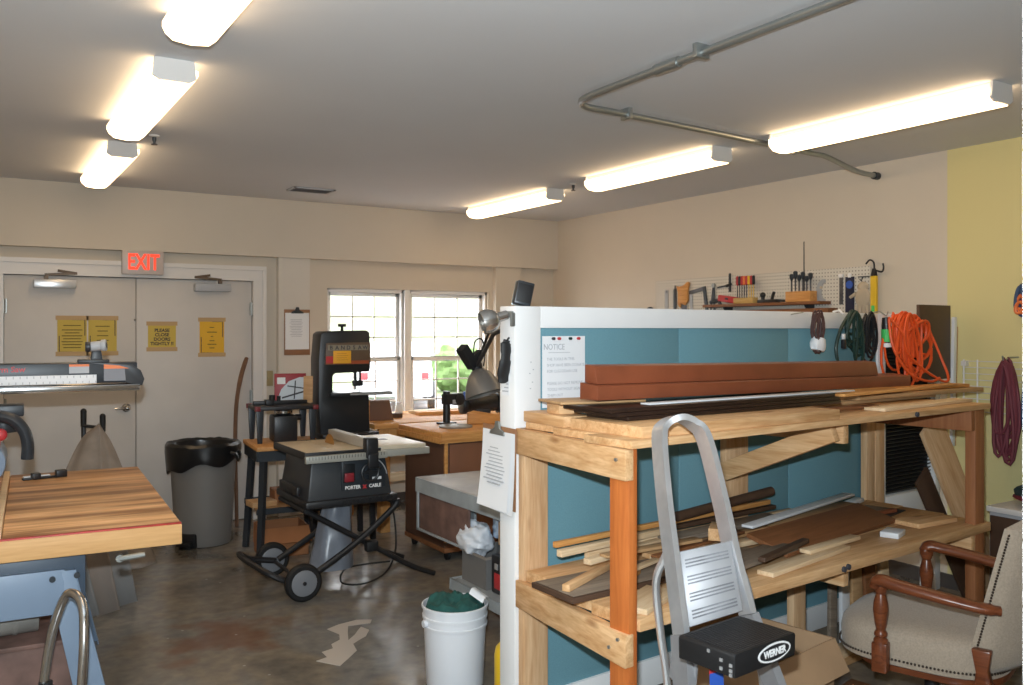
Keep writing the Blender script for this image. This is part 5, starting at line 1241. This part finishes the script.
part('blade', B().prism([(-.13,-.035),(.06,.0),(.06,-.035),(-.13,-.065)], .004, .010, Matrix.Rotation(R(90),4,'X')), ALUD, tl)
part('stock', B().prism([(.03,-.005),(.06,.0),(.12,-.36),(.09,-.36)], .004, .014, Matrix.Rotation(R(90),4,'X')), CHAR, tl)
part('stock_back', B().prism([(-.13,-.035),(-.10,-.06),(-.08,-.36),(-.11,-.36)], .004, .010, Matrix.Rotation(R(90),4,'X')), GREYLAB, tl)
tl = hung('caliper', 'dark metal caliper hanging next to the square on the pegboard', 'caliper', 5.245, 1.99)
part('leg', B().bar((0,-.01,0), (.02,-.01,-.34), .006, .02, (1,0,0)), CHAR, tl); part('leg', B().bar((0,-.01,0), (-.05,-.01,-.34), .006, .016, (1,0,0)), CHAR, tl)
part('pivot', B().cyl((0,-.018,-.005), (0,-.002,-.005), .018, n=12), STEEL, tl)
tl = hung('bar_clamp', 'small dark bar clamp hanging beside the caliper', 'clamp', 5.10, 1.985)
part('bar', B().bar((-.10,-.012,-.02), (.06,-.012,.0), .008, .012), CHAR, tl); part('jaw', B().box(.03,.045,-.018,-.004,-.06,.09), CHAR, tl, .002); part('handle', B().cyl((.0,-.012,-.01), (.05,-.012,.003), .012, n=10), BLKR, tl)
# tool shelf
tshelf = thing('tool_shelf', 'narrow red-brown wooden tool shelf on the pegboard', 'shelf', (PX, 4.70, 1.825), rot=(0,0,R(-90)))
part('board', B().box(-.55,.60,-.13,0,-.022,0), BROWNB, tshelf, .003)
part('lower_board', B().box(-.42,.66,-.11,0,-.085,-.05), BROWNB, tshelf, .003)
for x in (-.35,.45): part('bracket', B().prism([(-.0,-.0),(-.10,0),(0,-.12)], -.008, .008, Matrix.Translation((x,0,-.022)) @ Matrix.Rotation(R(90),4,'Y') @ Matrix.Rotation(R(90),4,'Z')), CHAR, tshelf)
def onshelf(name, label, cat, y, dz=0, dx=.065): return thing(name, label, cat, (PX-dx, y, 1.826+dz), rot=(0,0,R(-90)))
o = onshelf('hand_drill', 'small dark drill lying at the window end of the tool shelf', 'tool', 5.16)
part('barrel', B().cyl((-.06,0,.02), (.04,0,.035), .016, n=10), CHAR, o); part('grip', B().bar((.02,0,.03), (.05,0,.0), .02, .02), CHAR, o)
o = onshelf('red_case', 'red tool case lying tilted on the tool shelf', 'case', 5.02)
part('shell', B().cbox((0,0,.038), (.20,.05,.05), (0,R(8),0)), REDINK, o, .006); part('latch', B().cbox((0,-.027,.042), (.03,.006,.015), (0,R(8),0)), CHAR, o)
dr = onshelf('screwdriver_rack', 'yellow wooden screwdriver block on the tool shelf', 'rack', 4.845)
part('block', B().box(-.10,.10,-.03,.03,0,.045), mat('block_yellow', (.55,.36,.12), .6), dr, .003)
hm = [REDINK, BLK, REDINK, ORLAB, REDINK, YTOOL, REDINK, BLK]
for k in range(8):
    x = -.085+k*.024
    o = thing('screwdriver', 'screwdriver standing in the yellow block, %s' % ('black handled at the window end', 'second from the window end', 'third from the window end', 'fourth from the window end', 'fifth from the window end', 'sixth from the window end', 'seventh from the window end', 'black handled at the doorway end')[k], 'screwdriver', (PX-.065, 4.845-x, 1.872), group='screwdrivers in the yellow block')
    part('shaft', B().cyl((0,0,0), (0,0,.10), .0035, n=6), YTOOL if k > 4 else CHAR, o)
    part('handle', B().lathe([(.006,.098),(.012,.105),(.011,.15),(.013,.16),(.006,.17),(0,.17)], 10), hm[k], o)
o = onshelf('hand_plane', 'black block plane lying on the tool shelf beside the yellow block', 'plane', 4.62)
part('body', B().box(-.09,.10,-.022,.022,0,.025), BLK, o, .005); part('knob', B().cyl((-.05,0,.025), (-.05,0,.05), .014, n=10).ball((-.05,0,.06), .022), BLK, o); part('tote', B().tube([(.04,0,.025),(.05,0,.06),(.06,0,.08)], .012, 8), BLK, o)
o = onshelf('pliers', 'dark pliers lying on the tool shelf beside the wooden bit block', 'pliers', 4.48)
part('jaw', B().cbox((-.04,0,.014), (.06,.02,.018), (0,0,R(8))), CHAR, o, .004); part('handle', B().tube([(-.01,0,.012),(.05,-.015,.012),(.10,-.018,.012)], .008, 8), BLK, o); part('handle', B().tube([(-.01,0,.012),(.05,.015,.012),(.10,.018,.012)], .008, 8), BLK, o)
db = onshelf('bit_block', 'orange-brown wooden block holding drill bits on the tool shelf', 'block', 4.31)
part('block', B().box(-.11,.11,-.04,.04,0,.075), ORW, db, .003)
for k in range(6):
    x = -.085+k*.034; hgt = (.13,.15,.12,.14,.11,.13)[k]
    o = thing('drill_bit', 'drill bit standing in the orange-brown block, %s' % ('at its window end', 'second of six', 'third of six', 'fourth of six', 'fifth of six', 'at its doorway end')[k], 'drill bit', (PX-.065, 4.31-x, 1.902), group='drill bits in the wooden block')
    part('shank', B().cyl((0,0,0), (0,0,hgt), .006, n=8), ALUD, o); part('cutter', B().lathe([(.006,hgt*.6),(.016,hgt*.75),(.017,hgt*.95),(.008,hgt),(0,hgt)], 10), CHAR, o)
o = tag(part('long_rod', B().tube([(0,0,0),(0,.001,.36)], [.005,.0035], 8), CHAR, None, 0, (PX-.05, 4.295, 1.902)), 'tall thin dark rod standing in the orange-brown block', 'rod')
tl = hung('curved_scraper', 'pale curved shape hanging on the pegboard beside the bit block', 'template', 4.135, 1.985)
part('plate', B().prism([(.03*math.cos(R(a))*2.2-.02, .085*math.sin(R(a))-.085) for a in range(80,281,20)] + [(.03*math.cos(R(a))*1.1-.01, .06*math.sin(R(a))-.085) for a in range(280,79,-20)], .004, .010, Matrix.Rotation(R(90),4,'X')), GREYLAB, tl); part('hole_ring', B().cyl((-.045,-.012,-.06), (-.045,-.003,-.06), .010, n=10), CREAM, tl)
tl = hung('chisel', 'narrow grey blade in a clip hanging on the pegboard', 'chisel', 4.01, 2.0)
part('blade', B().box(-.014,.014,-.010,-.003,-.20,-.01), ALUD, tl, .002); part('clip', B().box(-.016,.02,-.018,-.002,-.012,.012), WHITEP, tl, .003)
tl = hung('blue_package', 'dark blue hanging package beside the grey blade on the pegboard', 'package', 3.94, 1.99)
part('card', B().box(-.035,.035,-.008,-.002,-.28,0), mat('package_navy', (.012,.016,.045), .35), tl); part('blue_face', B().cyl((0,-.012,-.055), (0,-.008,-.055), .028, n=16), BLUEL, tl); part('hang_tab', B().box(-.012,.012,-.010,-.002,-.005,.025), WHITEP, tl)
gl = hung('work_glove', 'pale cloth glove hanging below a hook on the pegboard', 'glove', 3.825, 1.93)
part('palm', B().ball((0,-.02,-.09), .06, (1,.3,1.2)), mat('glove_cloth', (.48,.40,.30), .95, noise_amt=.1), gl)
for k, (x, L) in enumerate(((-.045,.07),(-.018,.085),(.010,.08),(.036,.065))):
    part('finger', B().tube([(x,-.02,-.14),(x*1.1,-.022,-.14-L)], [.014,.010], 10), bpy.data.materials['glove_cloth'], gl)
part('thumb', B().tube([(-.05,-.02,-.06),(-.10,-.022,-.085)], [.015,.011], 10), bpy.data.materials['glove_cloth'], gl)
part('cuff', B().ball((0,-.018,-.015), .045, (1,.3,.8)), bpy.data.materials['glove_cloth'], gl)
hk = hung('wall_hook', 'small dark double hook above the glove on the pegboard', 'hook', 3.83, 1.985)
part('bar', B().bar((-.04,-.01,0), (.05,-.01,0), .006, .006), CHAR, hk); part('hook', B().tube([(0,-.01,0),(0,-.03,-.03),(0,-.045,-.02)], .004, 6), CHAR, hk)
yl = hung('spirit_level', 'long yellow level hanging from a black hook at the end of the pegboard', 'level', 3.74, 1.985)
part('body', B().box(-.022,.022,-.028,-.004,-.45,0), YTOOL, yl, .003); part('cap', B().prism([(-.02,0),(.02,0),(.008,.05),(-.008,.05)], .006, .026, Matrix.Rotation(R(90),4,'X')), BLK, yl)
part('hook', B().tube(catmull([(-.06,-.02,.085),(-.03,-.02,.11),(.0,-.02,.09),(.005,-.02,.04)], 5), .006, 8).tube(catmull([(.005,-.02,.04),(.06,-.02,.025),(.075,-.02,.05),(.07,-.02,.08)], 5), .006, 8), BLK, yl)
part('vial', B().box(-.012,.012,-.030,-.027,-.24,-.20), GREENL, yl)
# knob tops showing over the partition edge
for k, (y, z, r, lab) in enumerate(((6.95,1.81,.03,'first dark tool knob on the wall, by the room corner'),(6.62,1.80,.02,'small dark tool knob on the wall, second from the corner'),(6.28,1.795,.02,'small dark tool knob on the wall, third from the corner'),(6.02,1.80,.035,'dark round tool knob on the wall beside the pegboard'))):
    o = thing('wall_tool', lab, 'tool', (XR, y, z))
    part('head', B().ball((-.035,0,0), r, (.8,1.2,.8)), CHAR, o); part('shank', B().cyl((-.035,0,-.01), (-.03,0,-.22), .008, n=8), CHAR, o); part('peg', B().cyl((-.035,0,-.02), (-.001,0,-.02), .006, n=6), STEEL, o)

# ------------------------------------------------------------------ yellow wall: rack, hanging cords, low white box
wr = thing('wire_rack', 'white wire rack fixed to the yellow wall', 'wire rack', (XR-.035, 2.90, 0))
b = B()
for k in range(9): b.tube([(0,-.42,1.43-k*.038),(0,.22,1.43-k*.038)], .0028, 5)
part('horizontal_wire', b, TRIMW, wr)
part('upright_wire', B().tube([(.006,.215,1.08),(.006,.215,1.44)], .005, 6).tube([(.006,.13,1.08),(.006,.13,1.44)], .005, 6).tube([(.006,-.40,1.08),(.006,-.40,1.44)], .005, 6), TRIMW, wr)
for y in (.20, -.41): part('wall_clip', B().box(.0,.0345,y,y+.03,1.40,1.43), TRIMW, wr)
for nm, lab, y, z, n, a, hg, m, seed in (('cord_coil', 'burgundy cord coil hanging on the yellow wall', 2.80, 1.44, 11, .075, .28, TERRA, 41), ('cord_coil', 'blue cord coil hanging beside the burgundy one on the yellow wall', 2.655, 1.44, 10, .05, .33, BLUEC, 43)):
    o = thing(nm, lab, 'cord', (XR-.10, y, 0), rot=(0,0,R(-90)))
    part('cable', B().tube(coil((0, 0, z), n, a, hg, .06, .01, seed, .6, 16, jitter=.5), .010, 6), m, o)
    part('hook', B().tube([(0,.098,z+.02),(0,0,z+.02),(0,-.06,z+.0),(0,-.07,z+.03)], .005, 6), STEEL, o)
o = thing('hanging_strap', 'orange and blue strap hanging high on the yellow wall', 'strap', (XR-.06, 2.735, 0), rot=(0,0,R(-90)))
part('strap', B().tube(coil((0,0,1.86), 4, .035, .07, .04, .01, 51, .6, 16, jitter=.4), .012, 6), BLUEC, o)
part('buckle', B().tube(coil((.0,-.02,1.80), 3, .04, .04, .03, .01, 57, .6, 16, jitter=.3), .010, 6), ORLAB, o)
part('hook', B().tube([(0,.058,1.865),(0,-.03,1.865),(0,-.04,1.885)], .005, 6), STEEL, o)
o = thing('folded_bag', 'dark green and red folded bag stacked on the white locker by the wall', 'bag', (4.95, 2.46, .662))
part('body', B().ball((0,0,.07), .12, (1.2,1.6,.58), 24, 14, lambda d: 1+.12*noise.noise(Vector(d)*3)), mat('bag_dark', (.018,.04,.042), .85), o)
part('red_layer', B().ball((0,0,.045), .125, (1.2,1.62,.22), 24, 14, lambda d: 1+.08*noise.noise(Vector(d)*4+Vector((3,0,0)))), mat('bag_red', (.17,.02,.03), .85), o)
lk = thing('low_cabinet', 'low white cabinet against the yellow wall behind the armchair', 'cabinet', (4.96, 2.33, 0))
part('carcass', B().box(-.20,.27,-.37,.37,.03,.63), GREYLAB, lk, .004)
part('top', B().box(-.215,.275,-.38,.38,.63,.66), TRIMW, lk, .003)
part('door', B().box(-.215,-.201,-.36,-.005,.06,.61), DARKW, lk, .003); part('door', B().box(-.215,-.201,.005,.36,.06,.61), DARKW, lk, .003)
part('plinth', B().box(-.18,.26,-.36,.36,0,.03), BLK, lk)

# ------------------------------------------------------------------ light, world, camera
w = bpy.data.worlds.new('World'); SC.world = w; w.use_nodes = True
bg = w.node_tree.nodes['Background']; bg.inputs['Color'].default_value = (.93, .97, 1, 1); bg.inputs['Strength'].default_value = 9
cam = bpy.data.cameras.new('Camera'); co = bpy.data.objects.new('Camera', cam); COL.objects.link(co)
TH = R(31.9)
co.location = (0, 0, 1.62); co.rotation_euler = (R(90), 0, -TH)
cam.sensor_width = 23.6; cam.lens = 878*23.6/1024; cam.shift_y = -12.5/1024; cam.clip_start = .02; cam.clip_end = 200
cam.dof.use_dof = True; cam.dof.focus_distance = 4.2; cam.dof.aperture_fstop = 4.5
SC.camera = co
fl = bpy.data.lights.new('camera_flash', 'AREA'); fl.shape = 'RECTANGLE'; fl.size = .06; fl.size_y = .035; fl.energy = 120; fl.color = (.82, .93, 1)
fo = bpy.data.objects.new('camera_flash', fl); COL.objects.link(fo)
fo.location = Vector((0, 0, 1.76)) + Vector((-math.cos(TH), math.sin(TH), 0))*.035 + Vector((math.sin(TH), math.cos(TH), 0))*.03
fo.rotation_euler = (R(90), 0, -TH)
vs_ = SC.view_settings; vs_.view_transform = 'Standard'; vs_.look = 'None'; vs_.exposure = 0; vs_.gamma = 1; vs_.use_curve_mapping = False
SC.cycles.max_bounces = 6; SC.cycles.sample_clamp_indirect = 6
